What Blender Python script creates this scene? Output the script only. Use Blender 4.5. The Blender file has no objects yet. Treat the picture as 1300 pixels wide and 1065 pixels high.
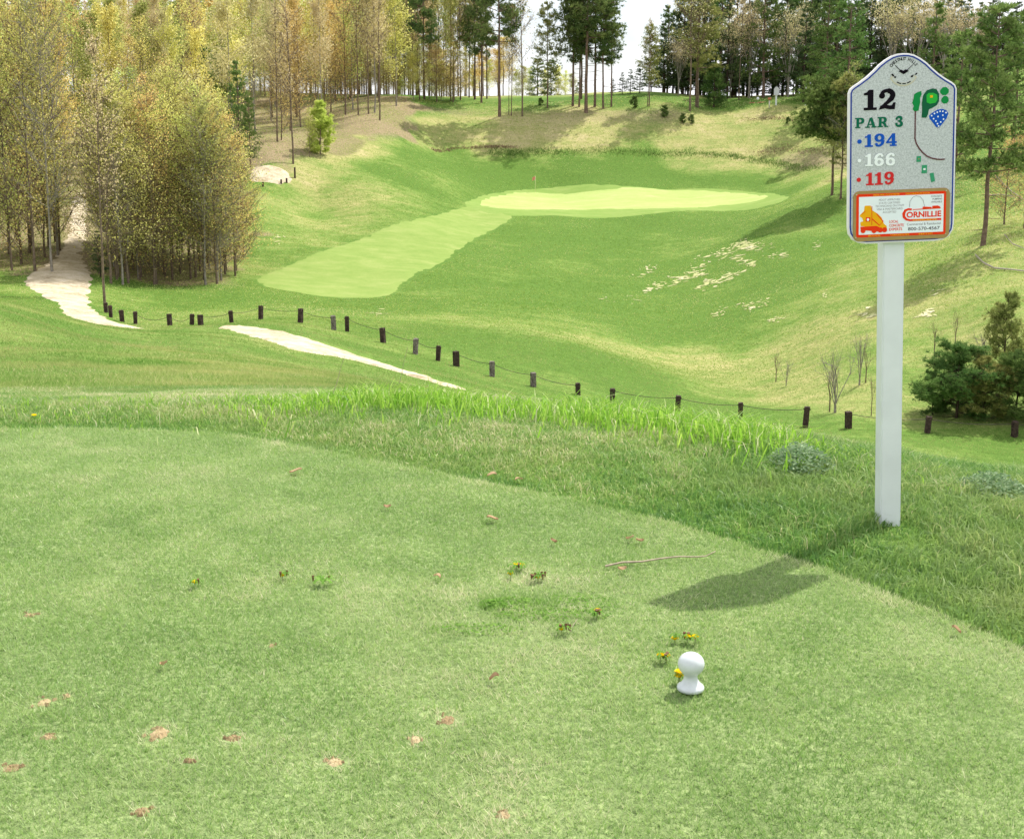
import bpy, bmesh, math, random
import numpy as np
from mathutils import Vector, Matrix
from mathutils.geometry import delaunay_2d_cdt

RNG = np.random.default_rng(12)
random.seed(12)
SC = bpy.context.scene
HAZE = 0.0005
COL = SC.collection

# ------------------------------------------------------------------ camera model
F = 1600.0; TH = math.radians(10.2); EYE = 1.65
CT, ST = math.cos(TH), math.sin(TH)

def P(px, py, Y):
    """the point seen at photo position px,py at forward distance Y"""
    r = (px - 650.0) / F; u = (487.5 - py) / F
    t = Y / (CT + ST * u)
    return np.array([r * t, Y, EYE + t * (-ST + CT * u)])

# ------------------------------------------------------------------ height of the land
CTRL = [ # px, py, Y
 # slope in front of the tee, left mound
 (-200,505,11),(50,503,11.5),(200,500,12),(450,500,11.5),(650,508,10.5),(850,530,9.6),(1000,552,9),(1150,585,8.6),(1350,610,8.6),
 (-150,470,17),(60,478,16.5),(250,478,17),(400,483,18),
 (-150,434,24),(60,446,24),(200,454,25),(350,466,26),
 (-150,383,33),(0,392,33),(60,412,33),(120,428,34),(175,434,36),(270,430,39),
 (60,398,45),(120,419,47),(175,423,50),(230,420,50),
 (330,438,42),(420,468,36),(520,486,38),
 (300,414,50),(400,432,47),(500,468,45),(575,485,44.5),
 # fence line
 (141,403,66),(172,412,64),(216,413,63),(255,412,62),(294,409,60),(331,405,59),(381,409,58),(424,419,57),(487,435,56),(527,449,55),(579,464,54.5),(625,476,54),(677,490,53),
 (777,511,52),(863,520,51),(940,532,49),(1022,542,48),(1077,543,48),(1177,549,48),(1288,554,48),(1400,556,48),
 (1180,597,38),(1290,608,38),(1420,618,38),
 # sandy track going up through the woods
 (60,372,74),(150,392,72),(80,345,84),(95,300,100),(105,265,118),(115,235,138),
 # grove and woods
 (200,352,92),(290,350,93),(30,345,84),(-80,345,84),(250,300,112),(-60,290,110),(150,205,160),(0,200,165),(250,170,170),(50,120,230),(250,110,230),(-150,200,165),
 # fairway
 (330,372,84),(440,379,86),(520,372,90),(330,345,96),(420,325,104),(520,295,118),(600,275,134),(300,330,100),(330,270,120),(330,235,130),(400,260,130),(460,230,136),(560,225,150),
 (620,262,142),(700,268,142),(850,266,143),(980,254,145),
 (610,262,145),(700,241,162),(850,243,160),(960,246,155),
 # hollow
 (640,425,66),(700,420,70),(760,452,64),(850,482,60),(910,506,57),(650,380,90),(650,330,112),(760,300,128),(900,290,130),(900,330,112),(900,370,95),(900,420,80),(850,455,72),(960,495,62),(1000,470,66),
 (1050,400,75),(1040,340,92),(1000,300,112),(1060,285,115),(1067,252,122),
 # behind the green
 (560,190,172),(700,197,172),(850,200,172),(980,208,168),(1050,225,150),(480,190,155),(400,205,140),(345,205,136),
 (480,155,168),(560,165,178),(700,170,178),(850,172,178),(1000,175,176),
 (520,133,186),(640,150,184),(740,143,186),(850,140,186),(1000,134,188),(985,134,188),
 (560,124,205),(700,123,205),(900,124,205),(1000,122,205),(400,150,178),(430,190,150),
 (-200,165,300),(100,160,300),(400,160,300),(600,140,260),(750,140,260),(900,138,262),(1100,135,270),(1300,120,280),(1100,105,225),(1300,60,225),
 # right hill
 (1100,470,58),(1200,500,54),(1300,500,52),(1200,420,64),(1300,400,62),(1150,330,84),(1245,311,80),(1330,300,80),(1130,260,115),(1200,240,110),(1290,230,105),(1150,190,150),(1300,150,150),
 (1400,200,110),(1400,420,62),
]
CP = np.array([P(*c) for c in CTRL])
CP = np.vstack([CP, [[-9,8.6,-.05],[-5,8.6,-.05],[-2,8.6,-.05],[0,8,-.05],[2,7.2,-.05],[3.6,6.4,-.05],[6,6,-.1],[10,5,-.2],
                [-12,0,0],[12,0,-.4],[0,0,0],[0,-8,0],[14,-8,0],[-14,-8,0],[3,4,0],[-3,4,0]]])
def _warp(x, y):
    y = np.clip(y, -8, 330)
    return np.stack([2.2 * np.clip(x / (y + 12), -1.1, 1.1), np.log(y + 12)], -1)
def _k(r2):
    return 0.5 * r2 * np.log(r2 + 1e-9)
_W = _warp(CP[:,0], CP[:,1]); _n = len(_W)
_D = ((_W[:,None]-_W[None])**2).sum(-1)
_A = np.zeros((_n+3,_n+3)); _A[:_n,:_n] = _k(_D) + np.eye(_n) * 4e-5; _A[:_n,_n] = 1; _A[:_n,_n+1:] = _W
_A[_n,:_n] = 1; _A[_n+1:,:_n] = _W.T
# fit height relative to distance so near ground is held tightly
_sc = CP[:,1] + 12
_S = np.linalg.solve(_A, np.concatenate([CP[:,2] / _sc, [0,0,0]]))

def hsh(ix, iy, s):
    h = (ix.astype(np.int64) * 374761393 + iy.astype(np.int64) * 668265263 + s * 69069) & 0x7fffffff
    h = ((h ^ (h >> 13)) * 1274126177) & 0x7fffffff
    return ((h ^ (h >> 16)) & 0xffff) / 65535.0
def vn(x, y, s=0):
    ix = np.floor(x); iy = np.floor(y); fx = x - ix; fy = y - iy
    fx = fx*fx*(3-2*fx); fy = fy*fy*(3-2*fy)
    a = hsh(ix,iy,s); b = hsh(ix+1,iy,s); c = hsh(ix,iy+1,s); d = hsh(ix+1,iy+1,s)
    return (a*(1-fx)+b*fx)*(1-fy) + (c*(1-fx)+d*fx)*fy - 0.5

TEE_PX = [(-420,543),(-200,543),(0,544),(110,543),(270,548),(360,561),(450,579),(560,600),(700,627),(790,647),(850,661),(920,682),(1000,706),(1060,725),(1120,748),(1200,780),(1300,822),(1420,880),(1560,960)]
def G0(px, py):
    a = P(px, py, 1.0); d = a - np.array([0,0,EYE]); t = EYE / -d[2]
    return d[0]*t, d[1]*t
TEE_EDGE = [G0(*p) for p in TEE_PX]
TEE_POLY = np.array(TEE_EDGE + [(3.2, 0.5), (4.5,-9), (-13,-9)])
TEE_POLY[0] = (-13, TEE_POLY[0][1])

def poly_sd(x, y, poly):
    """signed distance to a polygon, negative inside"""
    poly = np.asarray(poly)[:, :2]; best = np.full(x.shape, 1e18); ins = np.zeros(x.shape, bool)
    n = len(poly)
    for i in range(n):
        ax, ay = poly[i]; bx, by = poly[(i+1) % n]
        dx, dy = bx-ax, by-ay
        t = np.clip(((x-ax)*dx + (y-ay)*dy) / (dx*dx+dy*dy+1e-12), 0, 1)
        best = np.minimum(best, (x-ax-t*dx)**2 + (y-ay-t*dy)**2)
        c = ((ay > y) != (by > y)) & (x < (bx-ax)*(y-ay)/((by-ay) if abs(by-ay) > 1e-12 else 1e-12) + ax)
        ins ^= c
    d = np.sqrt(best)
    return np.where(ins, -d, d)
def smooth(a, b, v):
    t = np.clip((v-a)/(b-a), 0, 1); return t*t*(3-2*t)

def H(x, y):
    x = np.asarray(x, float); y = np.asarray(y, float)
    shp = np.broadcast(x, y).shape
    x = np.broadcast_to(x, shp).ravel(); y = np.broadcast_to(y, shp).ravel()
    w = _warp(x, y); z = np.empty(len(x))
    for i in range(0, len(x), 40000):
        s = slice(i, i+40000)
        r2 = ((w[s][:,None]-_W[None])**2).sum(-1)
        z[s] = _k(r2) @ _S[:_n] + _S[_n] + w[s] @ _S[_n+1:]
    z *= np.clip(y, -8, 330) + 12
    z += smooth(14, 50, y) * (vn(x/7, y/7, 3)*0.28 + vn(x/2.6, y/2.6, 5)*0.10) + smooth(5,9,y)*vn(x/0.9, y/0.9, 6)*0.035
    sd = poly_sd(x, y, TEE_POLY)
    z = z * smooth(0.0, 2.2, sd)
    z -= 0.012 * smooth(0, 0.05, sd)
    return z.reshape(shp)

def G(px, py, ymin=2.0, ymax=420):
    """first point of the land on the sight line, past ymin"""
    Y = np.geomspace(ymin, ymax, 900)
    p = np.stack([P(px, py, v) for v in (1.0, 2.0)]); d = p[1]-p[0]
    X = p[0,0] + d[0]*(Y-1); Z = p[0,2] + d[2]*(Y-1)
    g = Z - H(X, Y); i = np.nonzero(g < 0)[0]
    if len(i) == 0 or i[0] == 0:
        k = 0 if len(i) else int(np.argmin(g))
        return np.array([X[k], Y[k], float(H(X[k], Y[k]))])
    k = i[0]; t = g[k-1]/(g[k-1]-g[k]); yy = Y[k-1] + t*(Y[k]-Y[k-1])
    xx = p[0,0] + d[0]*(yy-1)
    return np.array([xx, yy, float(H(xx, yy))])

# ------------------------------------------------------------------ helpers
def link(name, me, mat=None, parent=None):
    o = bpy.data.objects.new(name, me); COL.objects.link(o)
    if mat is not None: me.materials.append(mat)
    if parent is not None: o.parent = parent
    return o
def tag(o, label=None, cat=None, group=None, kind=None):
    if label: o['label'] = label
    if cat: o['category'] = cat
    if group: o['group'] = group
    if kind: o['kind'] = kind
    return o
def empty(name, loc, label, cat, group=None, rz=0.0):
    o = bpy.data.objects.new(name, None); COL.objects.link(o)
    o.location = loc; o.rotation_euler = (0,0,rz); o.empty_display_size = .2
    return tag(o, label, cat, group)
def copy_tree(o, parent=None):
    c = o.copy(); COL.objects.link(c); c.parent = parent
    for ch in list(o.children): copy_tree(ch, c)
    return c

def tri_mesh(name, V, T, tint=None, smooth_=False, attrs=None):
    V = np.asarray(V, np.float32); T = np.asarray(T, np.int32)
    me = bpy.data.meshes.new(name)
    me.vertices.add(len(V)); me.vertices.foreach_set('co', V.ravel())
    me.loops.add(T.size); me.loops.foreach_set('vertex_index', T.ravel())
    k = T.shape[1]
    me.polygons.add(len(T)); me.polygons.foreach_set('loop_start', np.arange(0, T.size, k, dtype=np.int32))
    me.polygons.foreach_set('loop_total', np.full(len(T), k, np.int32))
    me.polygons.foreach_set('use_smooth', np.full(len(T), bool(smooth_)))
    if tint is not None:
        a = me.attributes.new('tint', 'FLOAT', 'POINT'); a.data.foreach_set('value', np.asarray(tint, np.float32))
    for kx, vx in (attrs or {}).items():
        a = me.attributes.new(kx, 'FLOAT', 'POINT'); a.data.foreach_set('value', np.asarray(vx, np.float32))
    me.update(calc_edges=True)
    return me

def bm_obj(name, bm, mat, parent=None, smooth_=False):
    me = bpy.data.meshes.new(name); bm.normal_update(); bm.to_mesh(me); bm.free()
    if smooth_:
        for p in me.polygons: p.use_smooth = True
    return link(name, me, mat, parent)

def prism(bm, pts, y0, y1):
    """closed 2-D outline (x,z) raised between y0 (back) and y1 (front, smaller y)"""
    a = [bm.verts.new((x, y0, z)) for x, z in pts]; b = [bm.verts.new((x, y1, z)) for x, z in pts]
    n = len(pts)
    try:
        bm.faces.new(a); bm.faces.new(b[::-1])
    except ValueError: pass
    for i in range(n):
        j = (i+1) % n; bm.faces.new((a[j], a[i], b[i], b[j]))

# ------------------------------------------------------------------ materials
def new_mat(name):
    m = bpy.data.materials.new(name); m.use_nodes = True; nt = m.node_tree
    for n in list(nt.nodes): nt.nodes.remove(n)
    return m, nt
def N(nt, t, **kw):
    n = nt.nodes.new(t)
    for k, v in kw.items():
        if k in n.inputs: n.inputs[k].default_value = v
        else: setattr(n, k, v)
    return n
def ramp(nt, fac, stops, interp='LINEAR'):
    r = nt.nodes.new('ShaderNodeValToRGB'); r.color_ramp.interpolation = interp
    e = r.color_ramp.elements
    while len(e) < len(stops): e.new(0.5)
    for el, (p, c) in zip(e, stops): el.position = p; el.color = (*c, 1)
    nt.links.new(fac, r.inputs[0]); return r.outputs[0]
def mixc(nt, fac, a, b, mode='MIX'):
    m = nt.nodes.new('ShaderNodeMix'); m.data_type = 'RGBA'; m.blend_type = mode
    for s, v in ((0, fac), (6, a), (7, b)):
        if isinstance(v, (int, float)): m.inputs[s].default_value = v
        elif isinstance(v, tuple): m.inputs[s].default_value = (*v, 1)
        else: nt.links.new(v, m.inputs[s])
    return m.outputs[2]
def math_(nt, op, a, b=0.0, clamp=False):
    m = nt.nodes.new('ShaderNodeMath'); m.operation = op; m.use_clamp = clamp
    for i, v in enumerate((a, b)):
        if isinstance(v, (int, float)): m.inputs[i].default_value = v
        else: nt.links.new(v, m.inputs[i])
    return m.outputs[0]
def noise(nt, vec, scale, detail=3.0, rough=0.55, dist=0.0):
    n = nt.nodes.new('ShaderNodeTexNoise'); n.inputs['Scale'].default_value = scale
    n.inputs['Detail'].default_value = detail; n.inputs['Roughness'].default_value = rough
    n.inputs['Distortion'].default_value = dist
    nt.links.new(vec, n.inputs['Vector']); return n.outputs['Fac']
def attr(nt, name):
    a = nt.nodes.new('ShaderNodeAttribute'); a.attribute_name = name; return a.outputs['Fac']
def pos(nt, scale=(1,1,1)):
    g = nt.nodes.new('ShaderNodeNewGeometry')
    m = nt.nodes.new('ShaderNodeMapping'); m.inputs['Scale'].default_value = scale
    nt.links.new(g.outputs['Position'], m.inputs[0]); return m.outputs[0]
def out(nt, sh):
    o = nt.nodes.new('ShaderNodeOutputMaterial'); nt.links.new(sh, o.inputs['Surface'])

def plain(name, col, rough=0.6, noise_amt=0.0, nscale=20, spec=0.5, metal=0.0, dark=None, bump=0.0):
    m, nt = new_mat(name)
    b = N(nt, 'ShaderNodeBsdfPrincipled', Roughness=rough, Metallic=metal)
    b.inputs['Specular IOR Level'].default_value = spec
    tc = nt.nodes.new('ShaderNodeTexCoord')
    if noise_amt > 0:
        f = noise(nt, tc.outputs['Object'], nscale, 4)
        d = dark or tuple(c*(1-noise_amt) for c in col)
        c = ramp(nt, f, [(0.35, d), (0.65, col)])
        nt.links.new(c, b.inputs['Base Color'])
        if bump > 0:
            bp = N(nt, 'ShaderNodeBump', Strength=bump, Distance=0.01); nt.links.new(f, bp.inputs['Height'])
            nt.links.new(bp.outputs[0], b.inputs['Normal'])
    else: b.inputs['Base Color'].default_value = (*col, 1)
    out(nt, b.outputs[0]); return m

def leafy(name, stops, transl=0.4, objvar=0.06, valvar=0.25, gloss=0.0, patch=None):
    """leaf or blade material: colour by the per-leaf tint, a little variation per plant"""
    m, nt = new_mat(name)
    c = ramp(nt, attr(nt, 'tint'), stops)
    if patch:
        pscale, pcol, lo, hi, amt = patch
        f = noise(nt, pos(nt), pscale, 4, 0.6)
        f = math_(nt, 'MULTIPLY', ramp(nt, f, [(lo, (0,0,0)), (hi, (1,1,1))]), amt)
        c = mixc(nt, f, c, pcol)
    if objvar or valvar:
        oi = nt.nodes.new('ShaderNodeObjectInfo')
        hs = nt.nodes.new('ShaderNodeHueSaturation')
        nt.links.new(c, hs.inputs['Color'])
        nt.links.new(math_(nt, 'ADD', math_(nt, 'MULTIPLY', oi.outputs['Random'], objvar), 0.5-objvar/2), hs.inputs['Hue'])
        r2 = math_(nt, 'FRACT', math_(nt, 'MULTIPLY', oi.outputs['Random'], 17.3))
        nt.links.new(math_(nt, 'ADD', math_(nt, 'MULTIPLY', r2, valvar), 1-valvar/2), hs.inputs['Value'])
        c = hs.outputs[0]
    d = N(nt, 'ShaderNodeBsdfDiffuse'); t = N(nt, 'ShaderNodeBsdfTranslucent')
    nt.links.new(c, d.inputs[0]); nt.links.new(c, t.inputs[0])
    mx = N(nt, 'ShaderNodeMixShader'); mx.inputs[0].default_value = transl
    nt.links.new(d.outputs[0], mx.inputs[1]); nt.links.new(t.outputs[0], mx.inputs[2])
    sh = mx.outputs[0]
    if gloss:
        g = N(nt, 'ShaderNodeBsdfGlossy', Roughness=0.45); g.inputs[0].default_value = (1,1,1,1)
        m2 = N(nt, 'ShaderNodeMixShader'); m2.inputs[0].default_value = gloss
        nt.links.new(sh, m2.inputs[1]); nt.links.new(g.outputs[0], m2.inputs[2]); sh = m2.outputs[0]
    out(nt, sh); return m
# ------------------------------------------------------------------ the ground sheet
def gpoly(pts, ymin):
    return np.array([G(px, py, ymin)[:2] if not isinstance(ymin, dict) else G(px, py, ymin.get((px,py), 20))[:2] for px, py in pts])

ys = np.concatenate([np.linspace(-16, 0, 14)[:-1], (np.geomspace(6, 266, 520) - 6), np.geomspace(266, 1500, 46)[1:]])
us = np.linspace(-1, 1, 521); us = np.sign(us) * (0.75*np.abs(us) + 0.25*np.abs(us)**3)
XX = us[None,:] * (np.maximum(ys, 0)[:,None]*0.62 + 15); YY = np.repeat(ys[:,None], len(us), 1)
ZZ = H(XX, YY)
V = np.stack([XX, YY, ZZ], -1).reshape(-1, 3)
nr, nc = XX.shape
i = np.arange((nr-1)*(nc-1)); r, c = i // (nc-1), i % (nc-1); a = r*nc + c
Fq = np.stack([a, a+1, a+nc+1, a+nc], 1)

vx, vy = V[:,0], V[:,1]
WOB = 1.0
def soft(pts, ymin, feather, amp=0.0, freq=0.1):
    pl = gpoly(pts, ymin); sd = poly_sd(vx, vy, pl)
    if amp: sd = sd + vn(vx*freq, vy*freq, 9)*amp*2 + vn(vx*freq*3.1, vy*freq*3.1, 11)*amp
    return 1 - smooth(-feather, feather, sd)

dry = np.zeros(len(V)); soil = np.zeros(len(V)); lush = np.zeros(len(V)); shadefree = None
# dry hillside behind the green, the right hill, the edge of the woods
dry = np.maximum(dry, 0.90*soft([(400,240),(430,205),(520,200),(620,187),(760,191),(900,198),(985,207),(1060,226),(1120,232),(1120,128),(1000,131),(800,136),(620,137),(520,133),(440,170),(380,200),(330,225)], 118, 3, 5, .09))
dry = np.maximum(dry, 0.52*soft([(1070,330),(1010,390),(1055,420),(1090,470),(1130,520),(1340,545),(1500,500),(1500,330),(1300,270),(1130,240)], 47, 4, 5, .1))
dry = np.maximum(dry, 0.62*soft([(860,445),(905,500),(960,520),(1030,530),(1180,545),(1180,500),(1060,470),(970,460)], 46, 2, 2.5, .2))
dry = np.maximum(dry, 0.45*soft([(560,395),(700,420),(860,440),(980,470),(900,500),(860,480),(740,440),(620,420),(540,410)], 58, 2.5, 2, .15))
dry = np.maximum(dry, 0.55*soft([(300,330),(350,280),(420,245),(560,255),(480,285),(380,320),(320,350)], 88, 6, 6, .1))
dry = np.maximum(dry, 0.60*soft([(150,455),(220,445),(380,462),(420,485),(300,488),(160,480)], 15, 2.5, 1.5, .25))
dry = np.maximum(dry, 0.35*soft([(420,420),(600,445),(760,480),(900,520),(760,505),(600,470)], 47, 2, 2, .2))
dry = np.maximum(dry, 0.75*smooth(185, 215, vy))
lush = np.maximum(lush, 0.9*soft([(430,235),(560,197),(700,197),(900,203),(1000,222),(980,235),(800,232),(620,238),(560,268),(440,262)], 140, 4, 3, .1))
lush = np.maximum(lush, 1.0*soft([(270,360),(320,352),(420,380),(520,372),(560,395),(420,395),(330,392),(220,398),(150,395),(200,372)], 62, 2.5, 1.5, .15))
lush = np.maximum(lush, 0.85*soft([(560,372),(640,290),(760,275),(900,278),(1030,290),(1010,345),(960,430),(860,430),(700,405)], 70, 6, 5, .08))
lush = np.maximum(lush, 0.9*soft([(690,440),(780,445),(860,485),(960,515),(1060,535),(1290,556),(1290,600),(1000,548),(800,508)], 44, 2, 1.0, .2))
# leaf litter under the woods
soil = np.maximum(soil, soft([(-700,352),(-100,348),(0,350),(60,352),(110,350),(150,358),(200,362),(290,358),(312,338),(322,300),(318,262),(322,235),(372,216),(420,198),(452,182),(500,165),(540,150),(540,125),(430,126),(100,60),(-700,60)], 78, 2.0, 2.5, .15))
soil = np.maximum(soil, 0.5*soft([(470,150),(560,150),(700,152),(880,158),(885,145),(740,138),(600,136),(520,130),(460,140)], 160, 3, 3, .12))
soil = np.maximum(soil, 0.6*soft([(960,195),(1060,215),(1120,222),(1120,195),(1060,182),(980,184)], 140, 3, 3, .2))
soil = np.maximum(soil, smooth(225, 245, vy)*0.9)
# the mown top behind the ridge stays green
lush = np.maximum(lush, 0.9*soft([(520,128),(640,130),(800,129),(1060,130),(1060,118),(800,118),(520,119)], 182, 4, 2, .1)*(1))
topg = soft([(520,131),(640,132),(800,132),(1060,133),(1060,118),(800,118),(520,119)], 184, 3, 1, .1)
soil = soil*(1-topg); dry = dry*(1-0.85*topg)
me = tri_mesh('ground', V, Fq, smooth_=True, attrs={'dry': dry, 'soil': soil, 'lush': lush, 'tee': (poly_sd(vx, vy, TEE_POLY) < 0).astype(float)})

def mat_ground():
    m, nt = new_mat('hillside turf'); p = pos(nt)
    big = noise(nt, p, 0.09, 5, 0.6)
    streak = noise(nt, pos(nt, (0.16, 1.0, 1.0)), 1.1, 4, 0.65, 0.6)
    fine = noise(nt, p, 6.0, 6, 0.75)
    vfine = noise(nt, p, 40.0, 3, 0.8)
    # dryness
    d = math_(nt, 'ADD', math_(nt, 'MULTIPLY', attr(nt, 'dry'), .74), math_(nt, 'MULTIPLY', math_(nt, 'SUBTRACT', big, 0.45), 1.9))
    d = math_(nt, 'ADD', d, math_(nt, 'MULTIPLY', math_(nt, 'SUBTRACT', streak, 0.5), .8))
    d = math_(nt, 'SUBTRACT', d, math_(nt, 'MULTIPLY', attr(nt, 'lush'), 0.30))
    d = math_(nt, 'ADD', d, math_(nt, 'MULTIPLY', math_(nt, 'SUBTRACT', fine, 0.5), 1.1))
    midn = noise(nt, pos(nt, (.8,1,1)), 0.8, 8, 0.8, .5)
    d = math_(nt, 'ADD', d, math_(nt, 'MULTIPLY', math_(nt, 'SUBTRACT', midn, 0.5), 1.3))
    col = ramp(nt, d, [(0.0, (0.105,0.20,0.032)), (0.26, (0.17,0.265,0.055)), (0.5, (0.25,0.305,0.09)), (0.8, (0.37,0.365,0.14)), (1.05, (0.45,0.40,0.20))])
    # litter
    lf = ramp(nt, fine, [(0.3, (0.14,0.11,0.055)), (0.5, (0.30,0.24,0.14)), (0.7, (0.46,0.38,0.25))])
    lf = mixc(nt, ramp(nt, big, [(0.45,(0,0,0)),(0.62,(.6,.6,.6))]), lf, (0.20,0.22,0.07))
    sm = math_(nt, 'ADD', attr(nt, 'soil'), math_(nt, 'MULTIPLY', math_(nt, 'SUBTRACT', fine, 0.5), 0.9))
    col = mixc(nt, ramp(nt, sm, [(0.35,(0,0,0)),(0.65,(1,1,1))]), col, lf)
    # thatch under the tee blades
    th = ramp(nt, vfine, [(0.3, (0.13,0.20,0.07)), (0.7, (0.30,0.38,0.16))])
    col = mixc(nt, attr(nt, 'tee'), col, th)
    g4 = noise(nt, p, 2.6, 5, 0.85)
    col = mixc(nt, 1.0, col, ramp(nt, g4, [(0.3, (0.66,0.70,0.62)), (0.68, (1.22,1.18,1.2))]), 'MULTIPLY')
    mul = ramp(nt, vfine, [(0.2, (0.62,0.62,0.62)), (0.75, (1.12,1.12,1.12))])
    col = mixc(nt, 1.0, col, mul, 'MULTIPLY')
    b = N(nt, 'ShaderNodeBsdfPrincipled', Roughness=0.95); b.inputs['Specular IOR Level'].default_value = 0.1
    nt.links.new(col, b.inputs['Base Color'])
    bp = N(nt, 'ShaderNodeBump', Strength=0.55, Distance=0.12); nt.links.new(fine, bp.inputs['Height']); 
    nt.links.new(bp.outputs[0], b.inputs['Normal'])
    out(nt, b.outputs[0]); return m
M_GROUND = mat_ground()
tag(link('ground', me, M_GROUND), kind='structure')

# ------------------------------------------------------------------ mown and sandy patches laid on the ground
def densify(pl, step, jag, seed, closed=True):
    rs = np.random.default_rng(seed); o = []
    n = len(pl)
    # catmull-rom
    for i in range(n):
        p0, p1, p2, p3 = pl[(i-1)%n], pl[i], pl[(i+1)%n], pl[(i+2)%n]
        L = np.linalg.norm(p2-p1); k = max(2, int(L/step))
        for j in range(k):
            t = j/k
            q = 0.5*((2*p1)+(p2-p0)*t+(2*p0-5*p1+4*p2-p3)*t*t+(3*p1-p0-3*p2+p3)*t**3)
            o.append(q)
    o = np.array(o)
    if jag: o += rs.normal(0, jag, o.shape) * (0.5 + np.abs(vn(o[:,0]*.7, o[:,1]*.7, seed))[:,None]*2)
    return o
def patch(name, px, ymin, step, mat, lift, jag=0.0, seed=1, kind='structure', bstep=None, world=None):
    pl = world if world is not None else gpoly(px, ymin)
    b = densify(np.asarray(pl)[:,:2], bstep or step, jag, seed)
    x0, y0 = b.min(0); x1, y1 = b.max(0)
    gx, gy = np.meshgrid(np.arange(x0, x1, step), np.arange(y0, y1, step))
    g = np.stack([gx.ravel(), gy.ravel()], 1); g += (RNG.random(g.shape)-.5)*step*.3
    g = g[poly_sd(g[:,0], g[:,1], b) < -step*.35]
    vs = [Vector(p) for p in b] + [Vector(p) for p in g]
    nb = len(b); es = [(i, (i+1) % nb) for i in range(nb)]
    vo, eo, fo, *_ = delaunay_2d_cdt(vs, es, [], 1, 1e-5)
    va = np.array([(v[0], v[1]) for v in vo]); z = H(va[:,0], va[:,1]) + lift
    z -= (lift+.02)*(poly_sd(va[:,0], va[:,1], b) > -1e-3)
    me = bpy.data.meshes.new(name); me.from_pydata([(p[0], p[1], q) for p, q in zip(va, z)], [], [list(f) for f in fo]); me.update()
    for p in me.polygons: p.use_smooth = True
    if me.polygons and sum(p.normal.z for p in me.polygons) < 0: me.flip_normals()
    o = link(name, me, mat); tag(o, kind=kind); return o

def mat_mown(name, c0, c1, c2, sc=(0.25,1,1)):
    m, nt = new_mat(name); p = pos(nt)
    a = noise(nt, pos(nt, sc), 0.5, 5, 0.65, 0.5); f = noise(nt, p, 5, 5, 0.7)
    m_ = noise(nt, pos(nt, (.6,1,1)), 1.1, 6, 0.75, .5)
    v = math_(nt, 'ADD', math_(nt, 'ADD', math_(nt, 'MULTIPLY', a, 0.45), math_(nt, 'MULTIPLY', f, 0.2)), math_(nt, 'MULTIPLY', m_, 0.35))
    col = ramp(nt, v, [(0.36, c0), (0.5, c1), (0.62, c2)])
    b = N(nt, 'ShaderNodeBsdfPrincipled', Roughness=0.95); b.inputs['Specular IOR Level'].default_value = 0.1
    nt.links.new(col, b.inputs['Base Color'])
    bp = N(nt, 'ShaderNodeBump', Strength=0.3, Distance=0.05); nt.links.new(f, bp.inputs['Height']); nt.links.new(bp.outputs[0], b.inputs['Normal'])
    out(nt, b.outputs[0]); return m
def mat_sand():
    m, nt = new_mat('pale sand'); p = pos(nt)
    a = noise(nt, p, 0.9, 6, 0.7); f = noise(nt, p, 6, 4, 0.75)
    col = ramp(nt, math_(nt, 'ADD', math_(nt,'MULTIPLY',a,.6), math_(nt,'MULTIPLY',f,.4)), [(0.38, (0.25,0.20,0.12)), (0.47, (0.44,0.37,0.25)), (0.6, (0.58,0.51,0.385))])
    b = N(nt, 'ShaderNodeBsdfPrincipled', Roughness=0.95); b.inputs['Specular IOR Level'].default_value = 0.1
    nt.links.new(col, b.inputs['Base Color'])
    bp = N(nt, 'ShaderNodeBump', Strength=0.4, Distance=0.06); nt.links.new(a, bp.inputs['Height']); nt.links.new(bp.outputs[0], b.inputs['Normal'])
    out(nt, b.outputs[0]); return m
M_SAND = mat_sand()
M_FAIR = mat_mown('mown fairway', (0.155,0.245,0.05), (0.205,0.285,0.07), (0.265,0.32,0.10), (.6,1,1))
M_GREEN = mat_mown('putting green turf', (0.27,0.36,0.095), (0.335,0.41,0.13), (0.39,0.44,0.17), (0.3,1,1))
M_APRON = mat_mown('mown apron', (0.14,0.24,0.045), (0.19,0.28,0.065), (0.24,0.31,0.09))

patch('fairway', [(655,266),(600,262),(540,275),(480,292),(420,315),(360,338),(326,352),(332,363),(380,372),(440,379),(492,376),(512,362),(540,345),(580,322),(620,296),(648,280)], 80, 1.0, M_FAIR, .05, .05, 2)
patch('green_apron', [(590,262),(620,246),(700,238),(800,236),(900,239),(975,245),(1000,250),(985,259),(900,268),(820,273),(700,274),(640,274)], 118, 1.0, M_APRON, .06, .08, 3)
patch('putting_green', [(605,259),(620,250),(670,243.5),(760,240.5),(860,241.5),(940,245),(978,248.5),(965,256),(920,262),(850,265.5),(760,267),(680,267.5),(625,265)], 118, .9, M_GREEN, .10, .03, 4)
patch('cart_path', [(270,414),(300,414),(345,419),(400,433),(440,447),(480,460),(530,475),(570,487),(600,497),(560,490),(515,476),(470,463),(440,456),(405,450),(375,446),(345,435),(300,423)], 41, .4, M_SAND, .06, .13, 5, bstep=.3)
patch('cart_path', [(1100,590),(1180,594),(1240,599),(1330,607),(1330,615),(1240,606),(1170,600),(1100,596)], 30, .5, M_SAND, .05, .14, 6, bstep=.4)
wl = gpoly([(190,422),(140,404),(118,388),(116,370),(118,350),(108,325),(112,300),(112,270),(112,245),(98,245),(88,270),(84,300),(62,330),(30,355),(45,372),(68,385),(85,402),(120,416)], 60)
patch('sandy_track', None, None, .8, M_SAND, .06, .09, 7, world=wl, bstep=.8)
patch('sand_bank', [(318,240),(330,232),(352,235),(372,232),(369,222),(356,213),(330,210),(316,222)], 105, .8, M_SAND, .07, .1, 8, bstep=.8)
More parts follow.
